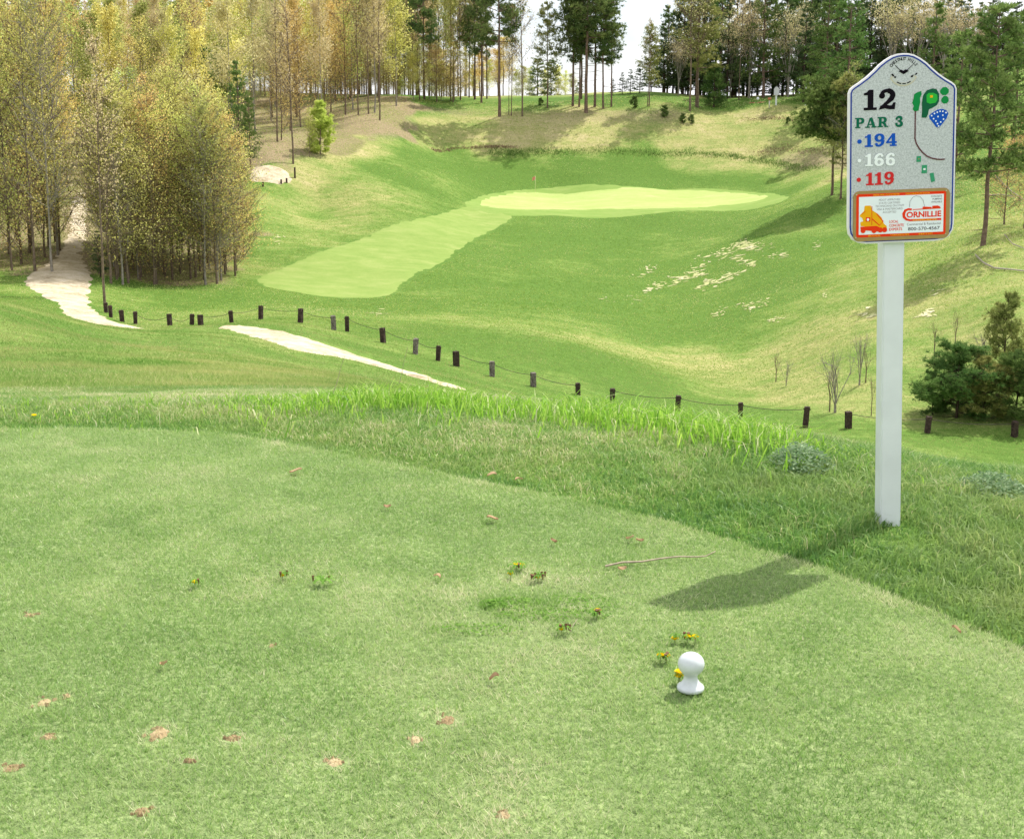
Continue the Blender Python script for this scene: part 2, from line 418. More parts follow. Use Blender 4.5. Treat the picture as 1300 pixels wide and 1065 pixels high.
patch('far_sand_path', [(915,132.2),(960,131.2),(1000,131.4),(1040,133.0),(1040,133.8),(1000,132.5),(960,132.3),(920,133)], 178, .8, plain('pale concrete', (.8,.78,.74), .9), .08, .0, 9)
patch('mulch_bed', [(930,131.2),(960,130.0),(1000,130.2),(1030,131.6),(1030,132.2),(1000,131.2),(960,131.1),(935,131.8)], 180, .8, plain('red mulch', (.28,.07,.05), .95), .08, .0, 10)
# bare worn dirt on the bright slope
M_DIRT = mat_mown('worn dirt', (0.27,0.33,0.10), (0.42,0.42,0.20), (0.60,0.53,0.38), (1,1,1))
k = 0
for cx, cy, L, w, dx, n in [(945,312,10,2.5,0,8),(925,318,16,1.6,-1,6),(900,328,24,1.6,-1,6),(850,358,34,2.0,-1,12),(875,352,22,2.0,-1,10),(915,355,30,2.2,-1,12),(940,330,22,2.0,1,9),(960,316,14,1.5,1,6),(985,325,12,1.5,0,5),
                    (815,345,20,1.6,-1,5),(1037,312,8,1.2,-1,3),(930,392,26,1.2,-1,7),(960,388,16,1.2,-1,6),(985,405,10,1.2,0,3),(800,380,40,1.0,0,4),(1048,375,3,5,0,2),(355,303,8,2,-1,2),(478,398,14,1.2,0,3),(960,310,20,1,0,4),(1175,398,12,1.6,0,3),(1190,372,10,1,0,2),(1100,400,10,1.5,0,3)]:
    for j in range(n*4):
        qx = cx + random.uniform(-L, L); qy = cy + (qx-cx)*(-0.35 if dx < 0 else 0.35 if dx > 0 else 0) + random.gauss(0, 3.2)
        c = G(qx, qy, 55); ang = random.gauss(.3*(-dx), .35)
        ll = random.uniform(.10, .42)*min(1.3,w/1.8)*random.choice([.4,.7,1.3]); ww = random.uniform(.04,.11)*min(1.3,w/1.8)
        if w >= 5: ang = 1.3; ll *= .6; ww *= .6
        pts = []
        for q in range(9):
            t = q/9*2*math.pi; rr = random.uniform(.5, 1.2)
            pts.append((c[0]+ll*rr*math.cos(t)*math.cos(ang)-ww*rr*math.sin(t)*math.sin(ang), c[1]+3.0*(ll*rr*math.cos(t)*math.sin(ang)*.5+ww*rr*math.sin(t)*math.cos(ang))))
        if k == 0: DB = []
        DB.append(np.array(pts)); k += 1
vs = []; fs = []
for pl in DB:
    b = len(vs); c = pl.mean(0)
    ring = np.vstack([pl, c+(pl-c)*.5, [c]]); z = H(ring[:,0], ring[:,1]) + .03
    vs += [(p[0], p[1], q) for p, q in zip(ring, z)]
    for j in range(9):
        j2 = (j+1)%9; fs += [(b+j, b+j2, b+9+j2, b+9+j), (b+9+j, b+9+j2, b+18)]
me = bpy.data.meshes.new('dirt'); me.from_pydata(vs, [], fs); me.update()
tag(link('bare_dirt', me, M_DIRT), kind='stuff')
# low cut bank lines above the green
# ------------------------------------------------------------------ tee sign
def mat_board():
    m, nt = new_mat('speckled grey board'); tc = nt.nodes.new('ShaderNodeTexCoord')
    a = noise(nt, tc.outputs['Object'], 330, 2, 0.6); b_ = noise(nt, tc.outputs['Object'], 130, 2, 0.6)
    v = math_(nt, 'ADD', math_(nt, 'MULTIPLY', a, .55), math_(nt, 'MULTIPLY', b_, .45))
    col = ramp(nt, v, [(.34, (.27,.30,.31)), (.47, (.47,.50,.51)), (.62, (.62,.65,.66))])
    b = N(nt, 'ShaderNodeBsdfPrincipled', Roughness=0.42); nt.links.new(col, b.inputs['Base Color'])
    bp = N(nt, 'ShaderNodeBump', Strength=.25, Distance=.001); nt.links.new(a, bp.inputs['Height']); nt.links.new(bp.outputs[0], b.inputs['Normal'])
    out(nt, b.outputs[0]); return m
M_BOARD = mat_board()
M_WHITE = plain('white vinyl', (.74,.78,.79), .38, .10, 5)
M_RIM = plain('pale rim', (.82,.80,.80), .5)
M_NAVY = plain('navy paint', (.02,.05,.30), .6, spec=.06)
M_BLACK = plain('black paint', (.006,.004,.008), .6, spec=.06)
M_DGREEN = plain('dark green paint', (.008,.13,.07), .6, spec=.06)
M_MGREEN = plain('mid green paint', (.01,.24,.06), .6, spec=.06)
M_LGREEN = plain('light green paint', (.03,.42,.05), .6, spec=.06)
M_BLUE = plain('blue paint', (.01,.09,.48), .6, spec=.06)
M_WPAINT = plain('white lettering paint', (.88,.92,.93), .6, spec=.06)
M_RED = plain('red lettering paint', (.62,.03,.03), .6, spec=.06)
M_GOLD = plain('dull gold frame', (.36,.24,.07), .45, .12, 60)
M_ORED = plain('orange red ink', (.80,.045,.01), .6, spec=.06)
M_YEL = plain('yellow ink', (.85,.42,.01), .6, spec=.06)
M_PWHITE = plain('plate white', (.80,.86,.90), .4)
M_INK = plain('faded grey ink', (.22,.20,.22), .5)
M_TAN = plain('tan ribbon', (.55,.50,.36), .5)
M_WOOD_RED = plain('dark red dots', (.10,.015,.02), .5)

SB = G(1135, 664, 4.9)           # where the post meets the grass
YB = SB[1]
FY = YB - .055                   # front of the board
zt, zb = P(1145, 67, FY)[2], P(1145, 308, FY)[2]
xs = (P(1212, 190, FY)[0]-P(1076, 190, FY)[0])/136.0
XC = P(1144, 190, FY)[0]
def bz(py): return zb + (308-py)/(308-67)*(zt-zb)
def bx(px): return (px-1144)*xs
SIGN = empty('tee_sign', (XC, YB, SB[2]), 'tall white posted golf hole sign with grey speckled board reading 12, par 3', 'sign')
LEAN = math.atan2((P(1135.5,660,YB)[0]) - (P(1139.5,312,YB)[0]), (P(1139.5,312,YB)[2]-SB[2]))
SIGN.rotation_euler = (0, -LEAN*0.96, 0)
def L2(px, py):  # photo board coords -> local x,z (sign frame)
    h = bz(py) - SB[2]
    return (bx(px), h)
SIGN.location.x = XC + math.sin(-(-LEAN*0.96)) * (bz(190)-SB[2])
BASEZ = SB[2]

# post: hollow square vinyl sleeve with rounded edges and a cap
bm = bmesh.new(); bmesh.ops.create_cube(bm, size=1)
PW = .0925; ptop = bz(100) - BASEZ
px0 = L2(1137.5, 310)[0]
for v in bm.verts: v.co = Vector((px0 + v.co.x*PW, v.co.y*PW, (v.co.z+.5)*(ptop+.12) - .12))
bmesh.ops.bevel(bm, geom=[e for e in bm.edges if abs((e.verts[0].co-e.verts[1].co).z) > .5], offset=.006, segments=3, affect='EDGES')
post = bm_obj('post', bm, M_WHITE, SIGN)
bm = bmesh.new(); bmesh.ops.create_cube(bm, size=1)
for v in bm.verts: v.co = Vector((px0 + v.co.x*(PW+.012), v.co.y*(PW+.012), ptop + .01 + v.co.z*.018))
bm_obj('post_cap', bm, M_WHITE, SIGN)

# board outline in photo px
half = [(1144,67.5),(1151,68),(1158,70),(1166,74.5),(1174,80.5),(1181,87.5),(1189,94.5),(1198,101),(1206,106),(1210,109.5),(1212,115),(1212,285),(1210.8,294),(1206,301.5),(1198,306),(1188,307.5)]
outl = [L2(*p) for p in half] + [L2(2288-p[0], p[1]) for p in half[::-1][:-1]]
def inset(pts, d):
    n = len(pts); o = []
    for i in range(n):
        a = np.array(pts[(i-1)%n]); b = np.array(pts[i]); c = np.array(pts[(i+1)%n])
        t = (c-a); t /= np.linalg.norm(t); nn = np.array([t[1], -t[0]])  # clockwise outline -> inward is right
        o.append(tuple(b + nn*d))
    return o
# orientation: half goes top -> right -> bottom, i.e. clockwise; inward normal = right of travel
FR = -.046                        # board centre y (front of the post)
bm = bmesh.new(); prism(bm, outl, FR-.001, FR-.022)
bmesh.ops.recalc_face_normals(bm, faces=bm.faces)
bmesh.ops.bevel(bm, geom=[e for e in bm.edges if e.verts[0].co.y < FR-.02 and e.verts[1].co.y < FR-.02], offset=.003, segments=2, affect='EDGES')
board = bm_obj('board', bm, M_RIM, SIGN)
Y0 = FR - .022
def flat(name, polys, mat, parent, lift, th=.0012):
    """raised flat shapes; each polygon a hair prouder than the last"""
    bm = bmesh.new()
    for i, pl in enumerate(polys): prism(bm, pl, Y0, Y0-lift-th-i*.00002)
    bmesh.ops.recalc_face_normals(bm, faces=bm.faces)
    return bm_obj(name, bm, mat, parent)
flat('speckled_face', [inset(outl, .0105)], M_BOARD, board, 0.0, .0010)
def ribbon(pts, w, closed=False):
    pts = [np.array(p, float) for p in pts]; n = len(pts); a = []; b = []
    for i in range(n):
        p = pts[(i-1)%n] if (closed or i) else pts[0]; q = pts[(i+1)%n] if (closed or i < n-1) else pts[-1]
        t = q-p; t = t/(np.linalg.norm(t)+1e-9); nn = np.array([-t[1], t[0]])
        ww = w[i] if hasattr(w, '__len__') else w
        a.append(pts[i]+nn*ww/2); b.append(pts[i]-nn*ww/2)
    if closed: return [[tuple(a[i]), tuple(a[(i+1)%n]), tuple(b[(i+1)%n]), tuple(b[i])] for i in range(n)]
    return [[tuple(p) for p in a] + [tuple(p) for p in b[::-1]]]
def ringmesh(name, inner, outer, mat, parent, lift):
    bm = bmesh.new(); y = Y0-lift
    A = [bm.verts.new((p[0], y, p[1])) for p in outer]; B = [bm.verts.new((p[0], y, p[1])) for p in inner]
    A2 = [bm.verts.new((p[0], Y0, p[1])) for p in outer]; B2 = [bm.verts.new((p[0], Y0, p[1])) for p in inner]
    n = len(A)
    for i in range(n):
        j = (i+1)%n; bm.faces.new((A[i],A[j],B[j],B[i])); bm.faces.new((A[i],A[j],A2[j],A2[i])); bm.faces.new((B[i],B[j],B2[j],B2[i]))
    bmesh.ops.recalc_face_normals(bm, faces=bm.faces)
    return bm_obj(name, bm, mat, parent)
ringmesh('blue_border_line', inset(outl, .0135), inset(outl, .0078), M_NAVY, board, .0022)

def arc(cx, cy, rx, ry, a0, a1, n=18):
    return [(cx+rx*math.cos(math.radians(a0+(a1-a0)*i/n)), cy+ry*math.sin(math.radians(a0+(a1-a0)*i/n))) for i in range(n+1)]
def R(x0, y0, x1, y1): return [(x0,y0),(x0,y1),(x1,y1),(x1,y0)]
def wl_(n, lo, hi): return [lo+(hi-lo)*math.sin(math.pi*i/n) for i in range(n+1)]
# slab-serif glyphs, unit height
GL = {}
GL['1'] = (.62, [R(.20,0.02,.46,.97), R(.02,0,.62,.13), [(.02,.74),(.02,.84),(.16,.88),(.26,1.0),(.46,1.0),(.30,.74)]])
GL['2'] = (.80, ribbon(arc(.40,.68,.27,.25,175,0,16)+[(.60,.52),(.40,.33),(.16,.14)], [.14]*3+[.17]*6+[.24]*8+[.24,.16,.12]) + [arc(.17,.68,.14,.14,0,359,14), [(.03,0),(.10,.2),(.28,.27),(.5,.2),(.62,.2),(.70,.34),(.80,.34),(.76,.0),(.56,0),(.3,.06)]])
GL['3'] = (.76, ribbon(arc(.36,.75,.22,.19,160,-90,14), wl_(14,.13,.24)) + ribbon(arc(.36,.28,.25,.22,90,-160,14), wl_(14,.13,.26)) + [arc(.16,.75,.11,.10,0,359,10), arc(.14,.27,.12,.12,0,359,10), R(.26,.48,.42,.60)])
GL['4'] = (.80, [R(.44,.04,.68,1.0), R(.30,0,.80,.12), R(.02,.24,.80,.38)] + ribbon([(.08,.31),(.52,.94)], .13))
GL['6'] = (.80, ribbon(arc(.40,.30,.25,.25,0,360,24), [.15+.09*abs(math.cos(math.radians(15*i))) for i in range(25)]) + ribbon(arc(.47,.50,.34,.43,180,62,14), [.22]*6+[.18]*5+[.15]*4) + [arc(.62,.80,.11,.10,0,359,10)])
GL['9'] = (.80, [[(.80-x, 1-y) for x, y in pl] for pl in GL['6'][1]])
GL['P'] = (.86, [R(.14,.02,.38,.98), R(.02,0,.50,.13), R(.02,.87,.4,1.0)] + ribbon([(.3,.925)]+arc(.50,.70,.22,.225,88,-88,12)+[(.3,.475)], [.14]+[.16+.1*math.sin(math.pi*i/12) for i in range(13)]+[.12]))
GL['A'] = (1.02, ribbon([(.20,.05),(.46,.95)], .12) + ribbon([(.50,.98),(.80,.05)], .25) + [R(.0,0,.42,.12), R(.56,0,1.02,.12), R(.26,.26,.70,.38)])
GL['R'] = (.98, GL['P'][1] + ribbon([(.48,.46),(.66,.3),(.76,.04)], [.16,.24,.2]) + [R(.66,0,.98,.12)])
GL['.'] = (.3, [arc(.15,.45,.15,.15,0,359,16)])
def word(txt, x0, y0, x1, y1):
    """glyph polygons filling the photo box x0..x1 (left/right), y0 top..y1 bottom"""
    gaps = .07; tot = sum(GL[c][0] if c != ' ' else .45 for c in txt) + gaps*(len(txt)-1)
    h = y1-y0; k = (x1-x0)/tot; x = x0; o = []
    for c in txt:
        if c == ' ': x += (.45+gaps)*k; continue
        for pl in GL[c][1]: o.append([L2(x+p[0]*k, y1-p[1]*h) for p in pl])
        x += (GL[c][0]+gaps)*k
    return o
flat('hole_number', word('12', 1094.5, 111.5, 1135, 137), M_BLACK, board, .0016)
flat('par_lettering', word('PAR 3', 1084, 146, 1145, 159), M_DGREEN, board, .0016)
def bullet(px, py, r): return [[L2(px+r*math.cos(t), py+r*math.sin(t)) for t in np.linspace(0, 2*math.pi, 16, endpoint=False)]]
flat('blue_yardage', word('194', 1096.5, 167.3, 1137, 183.3) + bullet(1090,176,2.8), M_BLUE, board, .0016)
flat('white_yardage', word('166', 1097, 191.8, 1136, 207.6) + bullet(1090,200,2.4), M_WPAINT, board, .0018)
def fat(polys, d):
    o = []
    for pl in polys:
        a = np.array(pl); c = (a.max(0)+a.min(0))/2
        o.append([tuple(p + np.sign(p-c)*d) for p in a])
    return o
flat('yardage_outline', fat(word('166', 1097, 191.8, 1136, 207.6), .0013) + fat(bullet(1090,200,2.4), .0008), plain('grey outline paint', (.30,.33,.36), .5), board, .0004)
flat('red_yardage', word('119', 1098.5, 216, 1134.5, 232) + bullet(1089.5,224.5,2.8), M_RED, board, .0016)
# map of the hole
def px(pts): return [L2(*p) for p in pts]
def blob(cx, cy, rx, ry, seed, amp=.12, n=22):
    r = random.Random(seed)
    return px([(cx+rx*(1+r.uniform(-amp,amp))*math.cos(t), cy+ry*(1+r.uniform(-amp,amp))*math.sin(t)) for t in np.linspace(0,2*math.pi,n,endpoint=False)])
flat('map_fairway', [px([(1168,149),(1168.5,140),(1168,131),(1169.5,121),(1174,115),(1181,112.8),(1186,114),(1189.5,120),(1189.5,129),(1187,134),(1182,137),(1177,139),(1176,145),(1174,149.3)])], plain('deep green paint', (.01,.11,.05), .6, spec=.06), board, .0014)
flat('map_green', [px([(1173.5,121),(1176,118.5),(1182,118.5),(1187,121),(1187.5,127),(1185,131),(1178,132),(1174,130)])], M_LGREEN, board, .0022)
flat('map_flag', [px([(1178,121.5),(1181.5,121.5),(1181.5,124.5),(1178,124.5)])], M_YEL, board, .0028)
flat('map_trees', [px([(1158,119.5),(1162,117),(1167,115.5),(1167.5,120),(1165.5,124),(1166,130),(1164.5,136),(1164,140),(1159,140.8),(1156.5,138),(1158,134),(1155.8,130),(1157.5,125)]),
                   px([(1190.5,116),(1194,112),(1198,111.8),(1201.5,115),(1201.5,119),(1198,122),(1194,122),(1190.8,119)]), blob(1197,128,4.6,4.8,5,.08)], M_MGREEN, board, .0014)
flat('map_pond', [px([(1177.5,147),(1181,143.5),(1188,139.8),(1194,139),(1199,141),(1201.5,145),(1199.5,151),(1194,158),(1190,162.5),(1186.5,161.5),(1182,155.5),(1178,150.5)])], M_BLUE, board, .0014)
flat('pond_dots', [px([(x+1.0*math.cos(t), y+1.0*math.sin(t)) for t in np.linspace(0,2*math.pi,8,endpoint=False)]) for x, y in [(1180.5,147),(1184,144.5),(1187.5,143),(1191,142),(1194.5,142.2),(1198.5,144),(1183,151),(1186,154),(1188,157.5),(1189.5,160.5),(1192,155.5),(1195.5,152),(1194.5,147),(1188.5,148.5)]], M_WPAINT, board, .0020)
cpath = [(1160,141),(1160,150),(1160,160),(1160,168),(1160,175),(1162,181.5),(1165.5,187.5),(1170,193),(1175,197.5),(1181,200.5),(1188,202.3),(1194,202.8),(1199,202.5)]
cp = []
for (a, b), (c, d) in zip(cpath[:-1], cpath[1:]):
    n = max(1, round(math.hypot(c-a, d-b)/1.9)); cp += [(a+(c-a)*i/n, b+(d-b)*i/n) for i in range(n)]
flat('map_path', [px([(x+1.0*math.cos(t), y+1.0*math.sin(t)) for t in np.linspace(0,2*math.pi,8,endpoint=False)]) for x, y in cp] + ribbon([L2(*p) for p in cp], .0026), M_WOOD_RED, board, .0014)
flat('map_tees', [px([(1162.5,197.5),(1168,197.2),(1168,204.8),(1162.3,204.8)]), px([(1169.5,209),(1176,209),(1175.8,219.5),(1169,219.5)]), px([(1179.5,220),(1184.3,219),(1186.5,230),(1181.5,231.5)])], plain('tee green paint', (.01,.28,.12), .4), board, .0014)
flat('map_tee_marks', [px([(1171.3,213.2),(1174,213.2),(1174,215.4),(1171.3,215.4)])], M_WPAINT, board, .0020)
flat('map_tee_dot', [px([(1164.7,200.2),(1166,200.2),(1166,201.6),(1164.7,201.6)])], M_GOLD, board, .0020)

# crest
def text_polys(body, size=1.0, bold=0.0, spacing=1.0):
    cu = bpy.data.curves.new('t', 'FONT'); cu.body = body; cu.size = size; cu.offset = bold; cu.space_character = spacing
    cu.fill_mode = 'FRONT'; cu.resolution_u = 3
    o = bpy.data.objects.new('t', cu); COL.objects.link(o)
    dg = bpy.context.evaluated_depsgraph_get(); me = bpy.data.meshes.new_from_object(o.evaluated_get(dg))
    bpy.data.objects.remove(o); bpy.data.curves.remove(cu)
    v = [(p.co.x, p.co.y) for p in me.vertices]; f = [tuple(p.vertices) for p in me.polygons]; bpy.data.meshes.remove(me)
    return v, f
def texts(name, items, mat, parent, lift):
    """items: (text, x0, x1, ytop, ybottom[, bold]) in photo px"""
    vs = []; fs = []
    for it in items:
        t, x0, x1, y0, y1 = it[:5]; v, f = text_polys(t, 1, it[5] if len(it) > 5 else 0)
        ax, bx_ = min(p[0] for p in v), max(p[0] for p in v); ay, by_ = min(p[1] for p in v), max(p[1] for p in v)
        b = len(vs)
        for p in v:
            l = L2(x0+(p[0]-ax)/(bx_-ax)*(x1-x0), y1-(p[1]-ay)/(by_-ay)*(y1-y0)); vs.append((l[0], Y0-lift, l[1]))
        fs += [tuple(b+i for i in g) for g in f]
    me = bpy.data.meshes.new(name); me.from_pydata(vs, [], fs); me.update(); return link(name, me, mat, parent)
vs = []; fs = []
for i, ch in enumerate('CHESTNUT HILLS'):
    if ch == ' ': continue
    th = math.radians(148 - i*(116/13)); cx, cy, r = 1144.5, 91.5, 16.5
    v, f = text_polys(ch, 1, .03); ax = min(p[0] for p in v); w = max(p[0] for p in v)-ax; b = len(vs)
    for p in v:
        lx = (p[0]-ax-w/2)*4.6; ly = p[1]*5.4; rr = r+ly
        X = cx + rr*math.cos(th)+ lx*math.sin(th); Yp = cy - .92*(rr*math.sin(th) - lx*math.cos(th))
        l = L2(X, Yp); vs.append((l[0], Y0-.0018, l[1]))
    fs += [tuple(b+k for k in g) for g in f]
me = bpy.data.meshes.new('club_name'); me.from_pydata(vs, [], fs); me.update(); link('club_name', me, M_BLACK, board)
flat('club_emblem', ribbon([L2(1134,82.5),L2(1141,89.5)], .0022) + ribbon([L2(1156,82.5),L2(1148,89.5)], .0022) +
     [px([(1138.5,90),(1141,87.8),(1144,89.5),(1147,87.8),(1151,89.8),(1149,91.2),(1144.5,93.8),(1140,91)]), px([(1129,93),(1131,92.5),(1133,95.5),(1131,96)]), px([(1132.5,96),(1135.5,96.2),(1135,98),(1133,98)]), px([(1161,92.5),(1158.5,94.5),(1160,95.5),(1162,93.5)]), px([(1154,96),(1157,95),(1156,97.8),(1153.5,98)])], M_BLACK, board, .0016)
flat('emblem_ribbon', ribbon([L2(*p) for p in arc(1144.5,88,17,18.5,28,152,16)], .0150), M_TAN, board, .0008)
flat('emblem_ribbon_face', ribbon([L2(*p) for p in arc(1144.5,88,16.2,17.7,32,148,16)], .0118), plain('light ribbon', (.52,.54,.50), .5), board, .0012)
flat('ribbon_lettering', [l for a0, a1 in ((120,100),(95,80),(75,58)) for l in ribbon([L2(*p) for p in arc(1144.5,88,16.6,17.6,a0,a1,6)], .0045)], M_BLACK, board, .0020)

# sponsor plate
def rrect(x0, y0, x1, y1, r, n=6):
    o = []
    for cx, cy, a in ((x0+r,y0+r,180),(x1-r,y0+r,270),(x1-r,y1-r,0),(x0+r,y1-r,90)):
        o += [(cx+r*math.cos(math.radians(a+90*i/n)), cy+r*math.sin(math.radians(a+90*i/n))) for i in range(n+1)]
    return px(o)
bm = bmesh.new(); prism(bm, rrect(1082.5,239,1205.5,304,8), Y0, Y0-.006); bmesh.ops.recalc_face_normals(bm, faces=bm.faces)
bmesh.ops.bevel(bm, geom=[e for e in bm.edges if e.verts[0].co.y < Y0-.005 and e.verts[1].co.y < Y0-.005], offset=.0012, segments=2, affect='EDGES')
plate = bm_obj('sponsor_plate', bm, M_GOLD, SIGN)
Y1, Y0 = Y0, Y0-.006
flat('red_panel', [rrect(1086.3,243,1200.5,298.8,2.6)], M_ORED, plate, 0, .0006)
flat('white_panel', [rrect(1089.6,246.6,1197.4,295.3,.6)], M_PWHITE, plate, 0, .0010)
texts('border_lettering', [('REDI-MIX CONCRETE', 1108, 1141, 243.9, 245.9, .02), ('DECORATIVE ROCK', 1149, 1180, 243.9, 245.9, .02), ('BLOCK', 1102, 1118, 296.1, 298.1, .02), ('CONCRETE PIPE', 1130, 1154, 296.1, 298.1, .02), ('SEPTIC', 1166, 1184, 296.1, 298.1, .02)], M_YEL, plate, .0014)
texts('small_lettering', [('MDOT APPROVED', 1115, 1142, 250.2, 252.8), ('STATE CERTIFIED', 1115, 1142, 254.2, 256.8), ('TECHNICIANS ON STAFF', 1110.5, 1147, 258, 260.6), ('VISA & MASTERCARD', 1112, 1145, 262, 264.6), ('ACCEPTED', 1120, 1137, 266, 268.6),
      ('CONCRETE', 1181, 1195.3, 248.2, 250.5, .02), ('PUMPING', 1183, 1195.3, 251.8, 254.1, .02), ('AVAILABLE', 1181.5, 1195.3, 255.4, 257.7, .02), ('Commercial & Residential', 1151, 1194, 282.6, 285.8)], M_INK, plate, .0014)
texts('slogan_lettering', [('LOCAL', 1128.3, 1140, 278, 281.6, .02), ('CONCRETE', 1128.3, 1147, 283, 286.6, .02), ('EXPERTS', 1128.3, 1145, 288, 291.6, .02)], M_ORED, plate, .0014)
texts('phone_number', [('800-570-4567', 1152.5, 1193, 288, 292.4, .015)], plain('dark ink', (.07,.06,.07), .5), plate, .0014)
texts('company_name', [('ORNILLIE', 1150.2, 1194.6, 268, 275.8, .035)], M_ORED, plate, .0014)
cpt = [(1156.5,265)] + arc(1152,270.5,6.5,8.6,-75,-180,8) + arc(1153.5,270.5,8,8.6,180,95,8) + [(1160,279.2),(1194.5,279.2)]
flat('company_initial', ribbon([L2(*p) for p in [(1156.8,265.2),(1152.6,264.6),(1148.6,266.2),(1146.6,270.4),(1147.2,274.6),(1150.4,277.9),(1155,279),(1194.5,279)]], [.0085,.0085,.0105,.0125,.0115,.0095,.0085,.0085]), M_ORED, plate, .0010)
texts('company_trade', [('CONCRETE', 1158, 1189, 278, 280.2, .03)], M_YEL, plate, .0024)
flat('pump_boom', ribbon([L2(*p) for p in [(1153.8,262),(1154.5,254.5),(1158,249.5),(1162,247.8),(1167,249),(1171,253.5),(1173.5,263)]], .0014), M_INK, plate, .0010)
flat('pump_truck', [px([(1158,265),(1193.5,264),(1193.5,265.3),(1158,265.9)]), px([(1170.5,264.6),(1171,262),(1182,263),(1182,264.6)]), px([(1183,264.4),(1183,261.6),(1190,261.4),(1193,263),(1193,264.4)])], M_ORED, plate, .0012)
flat('truck_drum', [px([(1096,265),(1097,258),(1104.5,258),(1106,264),(1113,268.5),(1118.5,274),(1121.5,282),(1125,285),(1125.5,291),(1121,292),(1113,288),(1102,285.5),(1092,284),(1091.5,279),(1095,278),(1094,274),(1090.8,271.5),(1091,269.6)])], M_YEL, plate, .0010)
flat('truck_wheels', [px([(1091.5,285),(1112,284.5),(1119,288),(1118,292.5),(1092,289)])] + [px([(x+3.2*math.cos(t), y+3.4*math.sin(t)) for t in np.linspace(0,2*math.pi,14,endpoint=False)]) for x, y in ((1095,290),(1109,290.5),(1117,290),(1122.5,290))] + ribbon([L2(*p) for p in [(1112,269),(1120.5,279),(1116,284),(1106,275)]], .004) + ribbon([L2(1106,259), L2(1106,283)], .0022) + ribbon([L2(1098,265),L2(1093,269)], .002), M_ORED, plate, .0016)
flat('truck_window', [px([(1098.3,273),(1104,273),(1104,278.5),(1098.3,278.5)])], M_ORED, plate, .0018)
flat('truck_driver', [px([(1101+1.6*math.cos(t), 276+1.8*math.sin(t)) for t in np.linspace(0,2*math.pi,10,endpoint=False)])], M_WPAINT, plate, .0024)
for qx, qy in ((1086.6,243.6),(1200.6,242.8),(1086,298.6),(1200.8,298.4)):
    bm = bmesh.new(); bmesh.ops.create_cone(bm, cap_ends=True, segments=10, radius1=.0028, radius2=.0022, depth=.003, matrix=Matrix.Translation((L2(qx,qy)[0], Y0-.0016, L2(qx,qy)[1])) @ Matrix.Rotation(math.pi/2, 4, 'X'))
    bm_obj('screw', bm, M_TAN, plate)
Y0 = Y1

# ------------------------------------------------------------------ tee marker
def lathe(name, prof, mat, parent, n=40, loc=(0,0,0)):
    bm = bmesh.new(); rings = []
    for r, z in prof:
        rings.append([bm.verts.new((loc[0]+max(r,1e-4)*math.cos(2*math.pi*i/n), loc[1]+max(r,1e-4)*math.sin(2*math.pi*i/n), loc[2]+z)) for i in range(n)])
    for a, b in zip(rings[:-1], rings[1:]):
        for i in range(n): bm.faces.new((a[i], a[(i+1)%n], b[(i+1)%n], b[i]))
    bm.faces.new(rings[0][::-1]); bm.faces.new(rings[-1])
    return bm_obj(name, bm, mat, parent, True)
mk = G(876.5, 878, 3)
s_ = (P(893,860,mk[1])[0]-P(860,860,mk[1])[0])/33.0
prof = [(16.2,0),(17.2,1.5),(17.3,4),(16.6,6),(14,8.5),(11.2,12),(9.2,16),(8.4,20),(8.8,23),(10.5,25)]
for a in np.linspace(-50, 88, 18):
    prof.append((16.9*math.cos(math.radians(a)) if a > -49 else 11.5, 39.2+17.2*math.sin(math.radians(a))))
Zs = .88
MK = lathe('tee_marker', [(r*s_, z*s_*Zs) for r, z in prof], plain('glossy white plastic', (.62,.66,.67), .25, .12, 25), None)
MK.location = (mk[0], mk[1], mk[2]+.008)
tag(MK, 'white ball shaped tee marker on a flared foot standing on the mown turf', 'tee marker')

# ------------------------------------------------------------------ rope fence posts
M_TIE = plain('weathered dark timber', (.085,.055,.045), .9, .6, 9, .2, dark=(.022,.015,.013), bump=.6)
M_TIE2 = plain('grey weathered timber', (.26,.22,.20), .9, .6, 14, .2, dark=(.05,.04,.035), bump=.6)
FP = [(134.8,397,384.5,66),(141,403,388,66),(155.3,408.5,394,64),(172,411.5,396,62.5),(215.7,413.5,398.8,62),(243.6,413,399,61),(254.9,413,400,60.5),(294,409.8,394.8,60),(331,405.6,388.5,59),(381.2,409.8,392.3,58),(423.8,419,401,57),(440.8,421,402,56.5),
      (486.5,435,416.5,56),(527.4,449.5,430,55),(556,458,439,55),(579.4,465,446,54.5),(624.8,478,459,54),(677,491,473,53),(734,501,487,52.5),(777.5,511.5,493,52),(860,521,502,51),(939.8,532.5,511,49),(1022,542.5,516,48),(1077,543.5,522,48),(1177,549.5,528.5,48),(1287.7,554.5,534.5,48),(1404,560,540,48)]
FN = ['first post of the fence, beside the stump of the roadside tree','short fence post just below the roadside tree','fence post between the roadside tree and the end of the sandy track','fence post at the lower end of the sandy track',
 'lone dark post left of the close pair on the grass','left post of the close pair above the grass mound','right post of the close pair above the grass mound','fence post above the start of the pale cart path','tallest post on the rise, above the cart path start','fence post between the rise and the second close pair',
 'left post of the second close pair, pale topped','right post of the second close pair, leaning slightly','fence post just below the second close pair','speckled grey post halfway down the cart path','post next to the speckled grey one','darker post above the end of the cart path','broad pale grey post above the tall grass','pale post partly behind the tall grass','short post sticking up behind the tall grass','dark post standing clear of the tall grass','post almost hidden in the tall grass','post at the right edge of the tall grass','tall dark post left of the bare saplings','dark post in front of the bare saplings','weathered post just right of the white sign post','last post, in front of the dark young pines','post beyond the right edge of the fence view']
tops = []
